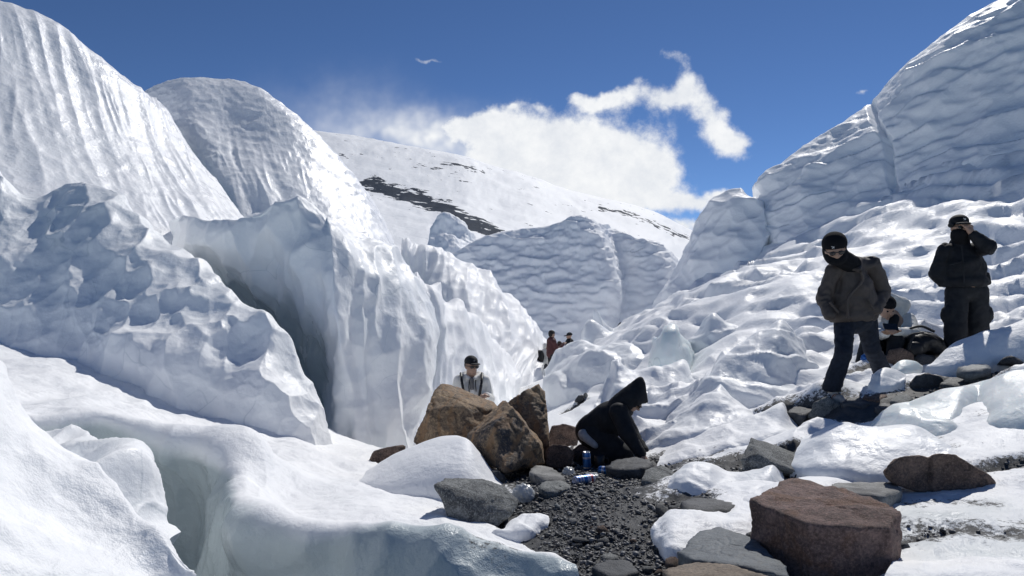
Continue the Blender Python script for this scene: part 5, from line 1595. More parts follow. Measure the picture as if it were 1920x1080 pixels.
def eyes(root, c, R, body):
    v, f = ico(2)
    for sx in (-1, 1):
        p0 = c + R @ np.array([0.031 * sx, 0.072, 0.004])
        child(root, "eye", mesh_from("eye", v * 0.013 + p0, f, M_GLASS), body)


def glasses(root, c, R, lens_mat, frame_mat):
    def w_(x, y, z):
        return c + R @ np.array([x, y, z])
    frame = tube("frame", [w_(-0.085, -0.02, 0.012), w_(-0.08, 0.06, 0.012), w_(-0.062, 0.098, 0.012), w_(0, 0.106, 0.010), w_(0.062, 0.098, 0.012), w_(0.08, 0.06, 0.012), w_(0.085, -0.02, 0.012)], 0.0045, frame_mat, 6)
    fr = child(root, "glasses", frame)
    for sx in (-1, 1):
        pr = [('e', w_(0.034 * sx, 0.094, 0.0), (0.028, 0.007, 0.021), R)]
        child(root, "lens", blob_mesh("lens", pr, lens_mat, 0.005, 0.01), fr)
    return fr


def hand_prims(wrist, tip, side, curl=0.5, s=1.0, palm_up=np.array([0, 0, 1.0])):
    """palm with four bent fingers and a thumb leaving the side of the palm"""
    wrist, tip = np.asarray(wrist, float), np.asarray(tip, float)
    ax = tip - wrist
    ax /= np.linalg.norm(ax)
    sd = np.cross(ax, palm_up)
    sd /= np.linalg.norm(sd) + 1e-9
    nm = np.cross(sd, ax)
    L = 0.095 * s
    pr = [('c', wrist, wrist + ax * 0.03, 0.026 * s, 0.032 * s), ('c', wrist + ax * 0.03 - sd * 0.018 * s, wrist + ax * L - sd * 0.026 * s, 0.020 * s, 0.016 * s), ('c', wrist + ax * 0.03 + sd * 0.018 * s, wrist + ax * L + sd * 0.026 * s, 0.020 * s, 0.016 * s)]
    fing = []
    for i, ln in enumerate((0.066, 0.078, 0.073, 0.058)):
        b = wrist + ax * L + sd * (i - 1.5) * 0.021 * s
        m_ = b + (ax * math.cos(curl) - nm * math.sin(curl)) * ln * 0.55 * s
        e = m_ + (ax * math.cos(2.1 * curl) - nm * math.sin(2.1 * curl)) * ln * 0.5 * s
        fing += [('c', b, m_, 0.010 * s, 0.009 * s), ('c', m_, e, 0.009 * s, 0.0075 * s)]
    tb = wrist + ax * 0.035 * s + sd * side * 0.032 * s
    tm = tb + (ax * 0.6 + sd * side * 0.75 - nm * 0.2) * 0.04 * s
    fing += [('c', tb, tm, 0.013 * s, 0.011 * s), ('c', tm, tm + (ax * 0.95 - nm * 0.3) * 0.034 * s, 0.011 * s, 0.008 * s)]
    return pr + fing


def mark_k(root, c, R, y, z, x0, s, parent):
    """small white embroidered mark of crossing strokes"""
    def w_(x, zz):
        a = c + R @ np.array([x0 + x * s, y, z + zz * s])
        return a
    segs = [((-0.5, -0.6), (-0.5, 0.6)), ((-0.4, 0.0), (0.5, 0.6)), ((-0.4, 0.05), (0.5, -0.6)), ((0.5, 0.6), (0.9, 0.6))]
    VV_, FF_, o_ = [], [], 0
    for a, b in segs:
        t_ = tube("m", [w_(*a), (w_(*a) + w_(*b)) / 2, w_(*b)], 0.16 * s, M_MARK, 5)
        vv = np.empty(len(t_.vertices) * 3, np.float32)
        t_.vertices.foreach_get("co", vv)
        ff = np.array([list(p_.vertices) for p_ in t_.polygons])
        VV_.append(vv.reshape(-1, 3))
        FF_.append(ff + o_)
        o_ += len(t_.vertices)
        bpy.data.meshes.remove(t_)
    child(root, "emblem", mesh_from("emblem", np.concatenate(VV_), np.concatenate(FF_), M_MARK), parent)


def shoe(root, ankle, heading, mat=None, s=1.0, laces=True):
    h = np.array([heading[0], heading[1], heading[2] if len(heading) > 2 else 0.0])
    h /= np.linalg.norm(h)
    a = np.asarray(ankle, float)
    base = a + np.array([0, 0, -0.07])
    pr = [('c', a + np.array([0, 0, 0.01]), base - h * 0.03, 0.048 * s, 0.045 * s), ('c', base - h * 0.04 + np.array([0, 0, .005]), base + h * 0.10, 0.042 * s, 0.040 * s), ('c', base + h * 0.10, base + h * 0.155 + np.array([0, 0, -0.008]), 0.042 * s, 0.034 * s)]
    sh = child(root, "shoe", blob_mesh("shoe", pr, mat or M_SHOE, 0.011, 0.025))
    pr2 = [('c', base - h * 0.05 + np.array([0, 0, -0.035]), base + h * 0.17 + np.array([0, 0, -0.035]), 0.042, 0.036)]
    zc = base[2] - 0.028
    child(root, "sole", blob_mesh("sole", pr2, M_SOLE, 0.010, 0.01, cut=lambda p: np.maximum(p[:, 2] - zc, zc - 0.03 - p[:, 2])), sh)
    if laces:
        sd = np.cross(h, [0, 0, 1.0])
        for t_ in (0.05, 0.085):
            m_ = base + h * t_
            child(root, "lace", tube("lace", crom([m_ - sd * 0.042 + np.array([0, 0, 0.0]), m_ - sd * 0.025 + np.array([0, 0, 0.036]), m_ + sd * 0.025 + np.array([0, 0, 0.036]), m_ + sd * 0.042], 10), 0.006, M_LACE, 6), sh)
    return sh


def q3(px, py, d):
    return P(px, py, d)


UPZ = np.array([0, 0, 1.0])

# --- man in the brown jacket, stepping down towards the camera, hands in pockets, head bowed
d0 = 6.3
hipc = q3(1602, 600, 6.42)
rt = person_root(hipc[0], 6.3, gz1(hipc[0], 6.3), "man in brown jacket and black beanie stepping down with hands in pockets")
hc = q3(1566, 468, 6.12)
RH = rotm(math.radians(180 - 16), math.radians(-24), 0.12)
nk = q3(1592, 490, 6.30)
shL, shR = q3(1563, 508, 6.32), q3(1636, 497, 6.36)
elL, elR = q3(1545, 560, 6.36), q3(1654, 548, 6.44)
wrL, wrR = q3(1556, 590, 6.26), q3(1642, 580, 6.30)
hL, hR = q3(1584, 606, 6.40), q3(1624, 602, 6.46)
kL, kR = q3(1581, 664, 6.22), q3(1634, 652, 6.52)
aL, aR = q3(1560, 728, 6.28), q3(1656, 700, 6.72)
chest = q3(1598, 535, 6.36)
body = [*head_prims(hc, RH), ('c', hc + RH @ np.array([0, -0.02, -0.06]), nk, 0.055, 0.06), ('c', nk, chest, 0.07, 0.13), ('c', chest, hipc, 0.13, 0.12), ('c', shL, shR, 0.055, 0.055),
        ('c', shL, elL, 0.05, 0.038), ('c', elL, wrL, 0.038, 0.028), ('c', shR, elR, 0.05, 0.038), ('c', elR, wrR, 0.038, 0.028), ('c', hL, kL, 0.075, 0.05), ('c', kL, aL, 0.05, 0.035), ('c', hR, kR, 0.075, 0.05), ('c', kR, aR, 0.05, 0.035)]
bd = child(rt, "body", blob_mesh("body", body, M_SKIN, 0.013, 0.03))
eyes(rt, hc, RH, bd)
jk = [('c', nk + np.array([0.0, 0.02, -0.02]), chest, 0.095, 0.165), ('e', q3(1599, 560, 6.38), (0.205, 0.155, 0.24)), ('e', q3(1598, 592, 6.40), (0.225, 0.16, 0.10)), ('c', nk + np.array([0.0, 0.03, -0.02]), shL, 0.085, 0.07), ('c', nk + np.array([0.0, 0.03, -0.02]), shR, 0.085, 0.07),
      ('c', shL, elL, 0.075, 0.068), ('c', elL, wrL, 0.066, 0.052), ('c', shR, elR, 0.078, 0.072), ('c', elR, wrR, 0.07, 0.055)]
hemz = q3(1600, 602, 6.4)[2]
jo = child(rt, "jacket", blob_mesh("jacket", jk, M_BROWNJ, 0.011, 0.02, cut=lambda p: hemz - p[:, 2] + 0.05 * (p[:, 0] - hipc[0]) , folds=0.022, fscale=5.5, seed=3))
col = [('c', nk + np.array([-0.085, -0.05, -0.045]), nk + np.array([0.02, -0.125, -0.09]), 0.02, 0.016), ('c', nk + np.array([0.085, -0.02, 0.0]), nk + np.array([0.03, -0.135, -0.085]), 0.024, 0.018), ('c', nk + np.array([-0.08, 0.0, -0.03]), nk + np.array([0.085, 0.03, 0.015]), 0.025, 0.025)]
child(rt, "collar", blob_mesh("collar", col, M_BROWNJ, 0.009, 0.03), jo)
zip_ = crom([nk + np.array([0.03, -0.15, -0.1]), chest + np.array([0.0, -0.19, 0.05]), q3(1590, 560, 6.19), q3(1590, 596, 6.215)], 24)
child(rt, "placket", tube("placket", zip_, 0.014, M_BROWNJ, 8), jo)
for (sx, sy) in ((1603, 500), (1609, 497)):
    v, f = ico(2)
    child(rt, "snap_button", mesh_from("snap_button", v * 0.008 + q3(sx, sy, 6.2), f, M_ALU), jo)
for (ax_, bx_) in (((1556, 566), (1572, 586)), ((1628, 560), (1640, 582))):
    child(rt, "pocket_flap", tube("pocket_flap", [q3(*ax_, 6.2), q3((ax_[0] + bx_[0]) / 2, (ax_[1] + bx_[1]) / 2, 6.19), q3(*bx_, 6.2)], 0.012, M_BROWNJ, 6), jo)
tr = [('e', hipc + np.array([0, 0, 0.0]), (0.165, 0.125, 0.13)), ('c', hL, kL, 0.092, 0.070), ('c', kL, aL + np.array([0, 0, .02]), 0.070, 0.082), ('c', hR, kR, 0.095, 0.072), ('c', kR, aR, 0.072, 0.08)]
child(rt, "trousers", blob_mesh("trousers", tr, M_DENIM, 0.012, 0.02, cut=lambda p: aL[2] - 0.03 - p[:, 2], folds=0.014, fscale=7, seed=8, fold_dir=(.6, .6, 1.3)))
bn = [('e', hc + RH @ np.array([0, -0.022, 0.055]), (0.105, 0.118, 0.100), RH), ('e', hc + RH @ np.array([0, -0.06, -0.01]), (0.095, 0.085, 0.11), RH)]
bo = child(rt, "beanie", blob_mesh("beanie", bn, M_KNIT, 0.010, 0.03, cut=lambda p: -(((p - hc) @ RH)[:, 2] - 0.028) + np.where(((p - hc) @ RH)[:, 1] < 0.01, -0.5, 0.0)))
mark_k(rt, hc, RH, 0.092, 0.055, 0.028, 0.016, bo)
gt = [('e', hc + RH @ np.array([0, 0.015, -0.075]), (0.085, 0.095, 0.058), RH), ('c', hc + RH @ np.array([0, -0.03, -0.06]), nk + np.array([0, -0.05, -0.03]), 0.082, 0.08), ('e', hc + RH @ np.array([0, -0.055, -0.02]), (0.10, 0.075, 0.11), RH)]
child(rt, "neck_gaiter", blob_mesh("neck_gaiter", gt, M_KNIT, 0.010, 0.03, folds=0.006, fscale=14, seed=12))
glasses(rt, hc + RH @ np.array([0, 0.004, 0.0]), RH, M_GLASS, M_CUP)
shoe(rt, aL + np.array([0.0, -0.02, -0.02]), (0.12, -1, 0))
shoe(rt, aR + np.array([0, 0, -0.02]), (0.3, -1, 0))

# --- man dressed in black, hand raised to his face mask
fz = gz1(*XY(1812, 7.5))
rt = person_root(*XY(1812, 7.5), fz, "standing man all in black with cap, lifting one hand to his face mask")
hc = q3(1799, 427, 7.46)
RH = rotm(math.radians(180 - 6), math.radians(-4), 0.0)
nk = q3(1801, 452, 7.52)
shL, shR = q3(1772, 470, 7.54), q3(1833, 466, 7.54)
elL, elR = q3(1757, 512, 7.58), q3(1853, 464, 7.30)
wrL, wrR = q3(1772, 532, 7.56), q3(1822, 438, 7.33)
hipc = q3(1812, 545, 7.56)
chest = q3(1805, 490, 7.54)
hL, hR = q3(1794, 548, 7.56), q3(1831, 548, 7.56)
kL, kR = q3(1792, 615, 7.50), q3(1833, 615, 7.56)
aL, aR = q3(1789, 684, 7.58), q3(1838, 682, 7.66)
handR = hand_prims(wrR, q3(1812, 420, 7.33), 1, 0.5, 1.0, np.array([0.3, -1.0, 0.1]))
body = [*head_prims(hc, RH), ('c', hc + np.array([0, 0.02, -0.06]), nk, 0.055, 0.06), ('c', nk, chest, 0.07, 0.13), ('c', chest, hipc, 0.13, 0.12), ('c', shL, shR, 0.055, 0.055), ('c', shL, elL, 0.05, 0.038), ('c', elL, wrL, 0.038, 0.028),
        ('c', shR, elR, 0.05, 0.038), ('c', elR, wrR, 0.038, 0.028), ('c', hL, kL, 0.075, 0.05), ('c', kL, aL, 0.05, 0.035), ('c', hR, kR, 0.075, 0.05), ('c', kR, aR, 0.05, 0.035), *handR]
bd = child(rt, "body", blob_mesh("body", body, M_SKIN, 0.012, 0.014))
eyes(rt, hc, RH, bd)
jk = [('c', nk + np.array([0, 0.02, -0.05]), chest, 0.10, 0.175), ('e', q3(1808, 505, 7.54), (0.225, 0.155, 0.20)), ('e', q3(1811, 528, 7.54), (0.235, 0.165, 0.10)), ('c', shL + np.array([.02, 0, -.02]), shR + np.array([-.02, 0, -.02]), 0.08, 0.08),
      ('c', shL, elL, 0.082, 0.075), ('c', elL, wrL, 0.075, 0.06), ('c', shR, elR, 0.084, 0.076), ('c', elR, wrR + (elR - wrR) * 0.15, 0.074, 0.052)]
hemz = q3(1811, 538, 7.54)[2]
jo = child(rt, "jacket", blob_mesh("jacket", jk, M_BLACK, 0.012, 0.02, cut=lambda p: hemz - p[:, 2], folds=0.022, fscale=5.5, seed=23))
child(rt, "zip", tube("zip", [q3(1803, 462, 7.36), q3(1806, 495, 7.355), q3(1808, 532, 7.365)], 0.006, M_BLACK2, 6), jo)
child(rt, "chest_pocket", tube("chest_pocket", [q3(1780, 496, 7.38), q3(1795, 493, 7.37), q3(1804, 490, 7.37)], 0.008, M_BLACK2, 6), jo)
child(rt, "hem_toggle", blob_mesh("hem_toggle", [('c', q3(1850, 515, 7.55), q3(1853, 530, 7.55), 0.03, 0.03)], M_BLACK2, 0.012), jo)
tr = [('e', hipc, (0.17, 0.13, 0.13)), ('c', hL, kL, 0.115, 0.108), ('c', kL, aL, 0.108, 0.10), ('c', hR, kR, 0.115, 0.108), ('c', kR, aR, 0.108, 0.10), ('e', q3(1776, 590, 7.52), (0.05, 0.09, 0.10)), ('e', q3(1850, 590, 7.55), (0.05, 0.09, 0.10))]
child(rt, "trousers", blob_mesh("trousers", tr, M_BLACK2, 0.013, 0.015, folds=0.012, fscale=7, seed=28, fold_dir=(.7, .7, 1.1)))
cp = [('e', hc + RH @ np.array([0, -0.016, 0.062]), (0.092, 0.108, 0.082), RH)]
co_ = child(rt, "cap", blob_mesh("cap", cp, M_BLACK, 0.010, 0.02, cut=lambda p: -(((p - hc) @ RH)[:, 2] - 0.034)))
child(rt, "brim", blob_mesh("brim", [('e', hc + RH @ np.array([0.015, 0.10, 0.040]), (0.078, 0.078, 0.013), RH)], M_BLACK, 0.009), co_)
child(rt, "ear_flap", blob_mesh("ear_flap", [('e', hc + RH @ np.array([0.085, 0.0, 0.03]), (0.022, 0.06, 0.03), RH)], M_BLACK, 0.009), co_)
mark_k(rt, hc, RH, 0.098, 0.085, 0.0, 0.017, co_)
child(rt, "face_mask", blob_mesh("face_mask", [('e', hc + RH @ np.array([0, 0.025, -0.06]), (0.082, 0.092, 0.062), RH), ('c', hc + RH @ np.array([0, 0.0, -0.09]), nk + np.array([0, -0.02, 0.0]), 0.082, 0.078)], M_KNIT, 0.010, 0.03, folds=0.005, fscale=14, seed=31))
glasses(rt, hc, RH, M_GLASS, M_CUP)
shoe(rt, aL, (-0.1, -1, 0), M_SOLE, laces=False)
shoe(rt, aR, (0.2, -1, 0), M_SOLE, laces=False)

# --- person in the off-white jacket sitting behind, looking at a phone
rt = person_root(*XY(1668, 7.85), gz1(*XY(1668, 7.85)), "person sitting in off-white jacket, bent over a phone beside the black backpack")
hc = q3(1662, 577, 7.72)
RH = rotm(math.radians(180 + 10), math.radians(-34), 0.1)
nk = q3(1674, 592, 7.88)
chest = q3(1682, 615, 7.92)
hipc = q3(1680, 655, 8.0)
shL, shR = q3(1655, 600, 7.88), q3(1703, 600, 7.92)
elL, elR = q3(1646, 628, 7.72), q3(1712, 625, 7.72)
wrL, wrR = q3(1660, 626, 7.50), q3(1680, 622, 7.50)
hL, hR = q3(1666, 660, 7.95), q3(1695, 660, 7.95)
kL, kR = q3(1630, 634, 7.65), q3(1680, 640, 7.55)
aL, aR = q3(1616, 676, 7.60), q3(1672, 676, 7.45)
hands = hand_prims(wrL, q3(1668, 618, 7.42), 1, 0.8) + hand_prims(wrR, q3(1674, 616, 7.42), -1, 0.8)
body = [*head_prims(hc, RH), ('c', hc + RH @ np.array([0, -0.02, -0.06]), nk, 0.055, 0.06), ('c', nk, chest, 0.07, 0.12), ('c', chest, hipc, 0.12, 0.12), ('c', shL, elL, 0.05, 0.038), ('c', elL, wrL, 0.038, 0.028), ('c', shR, elR, 0.05, 0.038), ('c', elR, wrR, 0.038, 0.028),
        ('c', hL, kL, 0.075, 0.05), ('c', kL, aL, 0.05, 0.035), ('c', hR, kR, 0.075, 0.05), ('c', kR, aR, 0.05, 0.035), *hands]
bd = child(rt, "body", blob_mesh("body", body, M_SKIN, 0.012, 0.014))
eyes(rt, hc, RH, bd)
jk = [('c', nk + np.array([0.02, 0.05, -0.03]), chest + np.array([0.02, 0.03, 0]), 0.09, 0.165), ('e', q3(1688, 628, 7.95), (0.205, 0.17, 0.21)), ('c', shL, elL, 0.075, 0.068), ('c', elL, wrL, 0.066, 0.045), ('c', shR, elR, 0.08, 0.072), ('c', elR, wrR, 0.068, 0.045)]
jo = child(rt, "jacket", blob_mesh("jacket", jk, M_WHITEJ, 0.013, 0.03, folds=0.016, fscale=8, seed=43))
child(rt, "hood", blob_mesh("hood", [('c', q3(1668, 557, 7.88), q3(1690, 572, 7.98), 0.05, 0.085), ('c', q3(1690, 572, 7.98), nk + np.array([.06, .05, -.02]), 0.085, 0.075)], M_WHITEJ, 0.011, 0.03, folds=0.014, fscale=12, seed=45), jo)
child(rt, "inner_shirt", blob_mesh("inner_shirt", [('c', nk + np.array([-0.02, -0.07, -0.03]), q3(1664, 632, 7.76), 0.05, 0.06)], M_BLACK, 0.012, folds=0.008, seed=46))
child(rt, "trousers", blob_mesh("trousers", [('e', hipc, (0.18, 0.15, 0.12)), ('c', hL, kL, 0.095, 0.078), ('c', kL, aL, 0.076, 0.065), ('c', hR, kR, 0.10, 0.082), ('c', kR, aR, 0.08, 0.07)], M_BLACK2, 0.013, 0.02, folds=0.010, seed=48))
child(rt, "cap", blob_mesh("cap", [('e', hc + RH @ np.array([0, -0.02, 0.05]), (0.092, 0.108, 0.088), RH), ('e', hc + RH @ np.array([0, -0.05, -0.02]), (0.088, 0.075, 0.09), RH)], M_KNIT, 0.010, 0.03, cut=lambda p: -(((p - hc) @ RH)[:, 2] - 0.03) + np.where(((p - hc) @ RH)[:, 1] < 0.0, -0.5, 0.0)))
shoe(rt, aL + np.array([0, -0.02, 0]), (-0.2, -1, 0), M_SOLE, laces=False)
shoe(rt, aR + np.array([0, -0.02, 0]), (0.1, -1, 0), M_SOLE, laces=False)


def box_mesh(name, c, R, size, mat, bev=0.01):
    bm = bmesh.new()
    bmesh.ops.create_cube(bm, size=1.0)
    bmesh.ops.scale(bm, vec=size, verts=bm.verts)
    if bev > 0:
        bmesh.ops.bevel(bm, geom=list(bm.edges) + list(bm.verts), offset=bev, segments=2, affect='EDGES', profile=0.5)
    for v in bm.verts:
        v.co = Vector(np.asarray(c) + R @ np.array(v.co))
    me_ = bpy.data.meshes.new(name)
    bm.to_mesh(me_)
    bm.free()
    me_.materials.append(mat)
    return me_


ph = q3(1670, 613, 7.40)
po = bpy.data.objects.new("phone", box_mesh("phone", (0, 0, 0), rotm(0.1, math.radians(-35), 0.1), (0.16, 0.012, 0.078), M_GLASS, 0.003))
po.location = tuple(ph)
po["label"], po["category"] = "black phone held in both hands by the seated person", "phone"
COL.objects.link(po)

# black backpack lying beside the seated person
bp = q3(1728, 660, 7.5)
rt = bpy.data.objects.new("backpack", None)
rt.location = tuple(bp)
rt["label"], rt["category"] = "black backpack lying on the rocks right of the seated person", "backpack"
COL.objects.link(rt)
pk = [('e', q3(1728, 642, 7.62), (0.215, 0.16, 0.12)), ('e', q3(1712, 650, 7.60), (0.125, 0.16, 0.13)), ('e', q3(1752, 652, 7.62), (0.115, 0.14, 0.10))]
po_ = child(rt, "pack_body", blob_mesh("pack_body", pk, M_PACK, 0.012, 0.03, folds=0.012, fscale=7, seed=52))
child(rt, "front_pocket", blob_mesh("front_pocket", [('e', q3(1715, 655, 7.46), (0.10, 0.05, 0.085))], M_PACK, 0.011, folds=0.008, seed=53))
child(rt, "zip", tube("zip", crom([q3(1692, 636, 7.47), q3(1715, 625, 7.46), q3(1742, 628, 7.46), q3(1765, 642, 7.5)], 18), 0.008, M_SOLE, 6))
for k_, (a_, b_, c_) in enumerate((((1696, 672, 7.45), (1705, 650, 7.40), (1712, 628, 7.46)), ((1768, 640, 7.5), (1773, 660, 7.5), (1764, 678, 7.5)), ((1700, 618, 7.6), (1728, 612, 7.62), (1752, 622, 7.6)))):
    child(rt, "strap", tube("strap", crom([q3(*a_), q3(*b_), q3(*c_)], 14), 0.014, M_SOLE, 6))

# --- kneeling figure in black, hood up, reaching to the ground
rt = person_root(*XY(1135, 6.25), gz1(*XY(1135, 6.25)), "person in black hooded jacket kneeling and reaching down to the gravel")
hc = q3(1186, 748, 6.12)
RH = rotm(math.radians(-90 - 12), math.radians(-48), 0.0)
nk = q3(1168, 765, 6.16)
chest = q3(1146, 785, 6.22)
hipc = q3(1114, 812, 6.32)
shN, shF = q3(1160, 772, 6.02), q3(1160, 768, 6.34)
elN, elF = q3(1176, 812, 5.92), q3(1182, 808, 6.36)
wrN, wrF = q3(1200, 850, 5.84), q3(1206, 846, 6.2)
kN, kF = q3(1168, 852, 6.08), q3(1166, 848, 6.42)
aN, aF = q3(1102, 858, 6.18), q3(1104, 856, 6.45)
hn = hand_prims(wrN, wrN + np.array([0.05, -0.02, -0.06]), 1, 0.7)
hf = hand_prims(wrF, wrF + np.array([0.05, -0.02, -0.06]), -1, 0.7)
body = [*head_prims(hc, RH), ('c', hc + RH @ np.array([0, -0.02, -0.06]), nk, 0.055, 0.06), ('c', nk, chest, 0.07, 0.12), ('c', chest, hipc, 0.12, 0.12), ('c', shN, shF, 0.05, 0.05), ('c', shN, elN, 0.05, 0.038), ('c', elN, wrN, 0.038, 0.028), ('c', shF, elF, 0.05, 0.038), ('c', elF, wrF, 0.038, 0.028),
        ('c', hipc, kN, 0.085, 0.055), ('c', kN, aN, 0.055, 0.035), ('c', hipc, kF, 0.085, 0.055), ('c', kF, aF, 0.055, 0.035), *hn, *hf]
bd = child(rt, "body", blob_mesh("body", body, M_SKIN, 0.012, 0.014))
eyes(rt, hc, RH, bd)
jk = [('c', nk, chest, 0.10, 0.15), ('c', chest, hipc + np.array([-0.02, 0, 0.02]), 0.155, 0.15), ('c', shN, shF, 0.07, 0.07), ('c', shN, elN, 0.078, 0.066), ('c', elN, wrN, 0.064, 0.05), ('c', shF, elF, 0.078, 0.066), ('c', elF, wrF, 0.064, 0.05)]
jo = child(rt, "jacket", blob_mesh("jacket", jk, M_BLACK, 0.012, 0.035, folds=0.014, fscale=7, seed=61))
hd = [('c', q3(1190, 748, 6.12), q3(1201, 711, 6.12), 0.098, 0.022), ('c', q3(1186, 745, 6.12), q3(1162, 764, 6.16), 0.10, 0.11), ('c', q3(1196, 716, 6.12), q3(1166, 752, 6.15), 0.03, 0.07), ('c', q3(1203, 720, 6.12), q3(1204, 752, 6.12), 0.03, 0.05)]
child(rt, "hood", blob_mesh("hood", hd, M_BLACK, 0.010, 0.035, cut=lambda p: -(sd_ell(p, hc + RH @ np.array([0, 0.12, -0.03]), (0.085, 0.115, 0.105), RH)), folds=0.008, fscale=9, seed=63), jo)
child(rt, "trousers", blob_mesh("trousers", [('e', hipc, (0.16, 0.19, 0.14)), ('c', hipc + np.array([0, -0.09, 0]), kN, 0.12, 0.088), ('c', kN, aN, 0.085, 0.065), ('c', hipc + np.array([0, 0.08, 0]), kF, 0.12, 0.088), ('c', kF, aF, 0.085, 0.065)], M_BLACK2, 0.012, 0.03, folds=0.010, seed=66))
child(rt, "shirt_hem", blob_mesh("shirt_hem", [('c', q3(1094, 815, 6.18), q3(1116, 834, 6.12), 0.05, 0.035)], M_HEM, 0.010, folds=0.006, seed=67))
glasses(rt, hc, RH, M_GLASS, M_CUP)
shoe(rt, aN + np.array([-0.03, 0, 0]), (-0.6, 0.2, -0.3), M_SOLE, laces=False)
shoe(rt, aF + np.array([-0.03, 0, 0]), (-0.6, 0.2, -0.3), M_SOLE, laces=False)

# --- capped man with sunglasses behind the boulders
d0 = 9.0
gz_e = gz1(*XY(885, d0))
rt = person_root(*XY(885, d0), gz_e, "man in off-white jacket, black cap and sunglasses standing behind the boulders")
hc = q3(884, 687, 8.95)
RH = rotm(math.radians(180 + 28), math.radians(-3), 0.0)
nk = q3(884, 704, 9.0)
chest = q3(884, 735, 9.03)
zt = nk[2]
def up(px, frac, d):      # a point at a fraction of the neck height above the ground
    x, y = XY(px, d)
    return np.array([x, y, gz_e + (zt - gz_e) * frac])


hipc = up(884, 0.60, 9.04)
shL, shR = q3(861, 714, 9.03), q3(908, 714, 9.03)
elL, elR = q3(853, 750, 9.06), q3(917, 748, 9.05)
wrL, wrR = q3(868, 775, 8.9), q3(912, 742, 8.80)
hL, hR = up(877, 0.58, 9.04), up(892, 0.58, 9.04)
kL, kR = up(876, 0.32, 9.0), up(893, 0.32, 9.02)
aL, aR = up(875, 0.07, 9.05), up(895, 0.07, 9.05)
handR = hand_prims(wrR, wrR + np.array([-0.03, -0.07, 0.01]), -1, 0.7)
handL = hand_prims(wrL, wrL + np.array([0.03, -0.06, -0.04]), 1, 0.7)
body = [*head_prims(hc, RH), ('c', hc + RH @ np.array([0, -0.02, -0.06]), nk, 0.055, 0.06), ('c', nk, chest, 0.07, 0.13), ('c', chest, hipc, 0.13, 0.12), ('c', shL, shR, 0.055, 0.055), ('c', shL, elL, 0.05, 0.038), ('c', elL, wrL, 0.038, 0.028), ('c', shR, elR, 0.05, 0.038), ('c', elR, wrR, 0.038, 0.028),
        ('c', hL, kL, 0.075, 0.05), ('c', kL, aL, 0.05, 0.035), ('c', hR, kR, 0.075, 0.05), ('c', kR, aR, 0.05, 0.035), *handR, *handL]
bd = child(rt, "body", blob_mesh("body", body, M_SKIN, 0.012, 0.014))
eyes(rt, hc, RH, bd)
jk = [('c', nk + np.array([0, 0.03, -0.05]), chest, 0.10, 0.165), ('c', chest, hipc, 0.17, 0.165), ('c', shL + np.array([.03, 0, -.01]), shR + np.array([-.03, 0, -.01]), 0.075, 0.075), ('c', shL, elL, 0.075, 0.065), ('c', elL, wrL, 0.065, 0.045), ('c', shR, elR, 0.075, 0.065), ('c', elR, wrR, 0.065, 0.045)]
jo = child(rt, "jacket", blob_mesh("jacket", jk, M_WHITEJ, 0.013, 0.03, folds=0.016, fscale=8, seed=73))
child(rt, "hood", blob_mesh("hood", [('c', q3(872, 704, 9.02), q3(880, 710, 8.90), 0.035, 0.025), ('c', q3(898, 704, 9.02), q3(890, 710, 8.90), 0.035, 0.025), ('c', q3(872, 703, 9.1), q3(898, 703, 9.1), 0.05, 0.05)], M_WHITEJ, 0.010, 0.03, folds=0.006, seed=74), jo)
child(rt, "inner_shirt", blob_mesh("inner_shirt", [('c', q3(884, 712, 8.87), q3(885, 728, 8.86), 0.03, 0.025)], M_BROWNC, 0.010), jo)
child(rt, "trousers", blob_mesh("trousers", [('e', hipc, (0.17, 0.14, 0.12)), ('c', hL, kL, 0.095, 0.075), ('c', kL, aL, 0.075, 0.065), ('c', hR, kR, 0.095, 0.075), ('c', kR, aR, 0.075, 0.065)], M_BLACK2, 0.014, 0.02, folds=0.010, seed=75))
for a_, b_, c_ in (((864, 700, 9.02), (866, 716, 8.86), (872, 748, 8.86)), ((904, 700, 9.02), (903, 716, 8.86), (898, 748, 8.86))):
    child(rt, "backpack_strap", tube("backpack_strap", crom([q3(*a_), q3(*b_), q3(*c_)], 14), 0.018, M_PACK, 8))
for a_, b_ in (((880, 712, 8.86), (880, 738, 8.85)), ((892, 712, 8.86), (893, 734, 8.85))):
    child(rt, "drawcord", tube("drawcord", [q3(*a_), q3((a_[0] + b_[0]) / 2 - 1, (a_[1] + b_[1]) / 2, 8.845), q3(*b_)], 0.007, M_PACK, 6), jo)
cp = [('e', hc + RH @ np.array([0, -0.016, 0.060]), (0.086, 0.104, 0.082), RH)]
co_ = child(rt, "cap", blob_mesh("cap", cp, M_BLACK, 0.010, 0.02, cut=lambda p: -(((p - hc) @ RH)[:, 2] - 0.036)))
child(rt, "brim", blob_mesh("brim", [('e', hc + RH @ np.array([0, 0.105, 0.042]), (0.07, 0.08, 0.012), RH)], M_BLACK, 0.009), co_)
v, f = ico(2)
child(rt, "emblem", mesh_from("emblem", (v * np.array([0.014, 0.004, 0.014])) @ RH.T + hc + RH @ np.array([0, 0.083, 0.08]), f, M_BROWNC), co_)
child(rt, "hair", blob_mesh("hair", [('e', hc + RH @ np.array([0, -0.045, 0.02]), (0.078, 0.068, 0.075), RH)], M_HAIR, 0.010))
glasses(rt, hc, RH, M_GLASS, M_CUP)
shoe(rt, aL, (0.1, -1, 0), M_SOLE, laces=False)
shoe(rt, aR, (0.1, -1, 0), M_SOLE, laces=False)


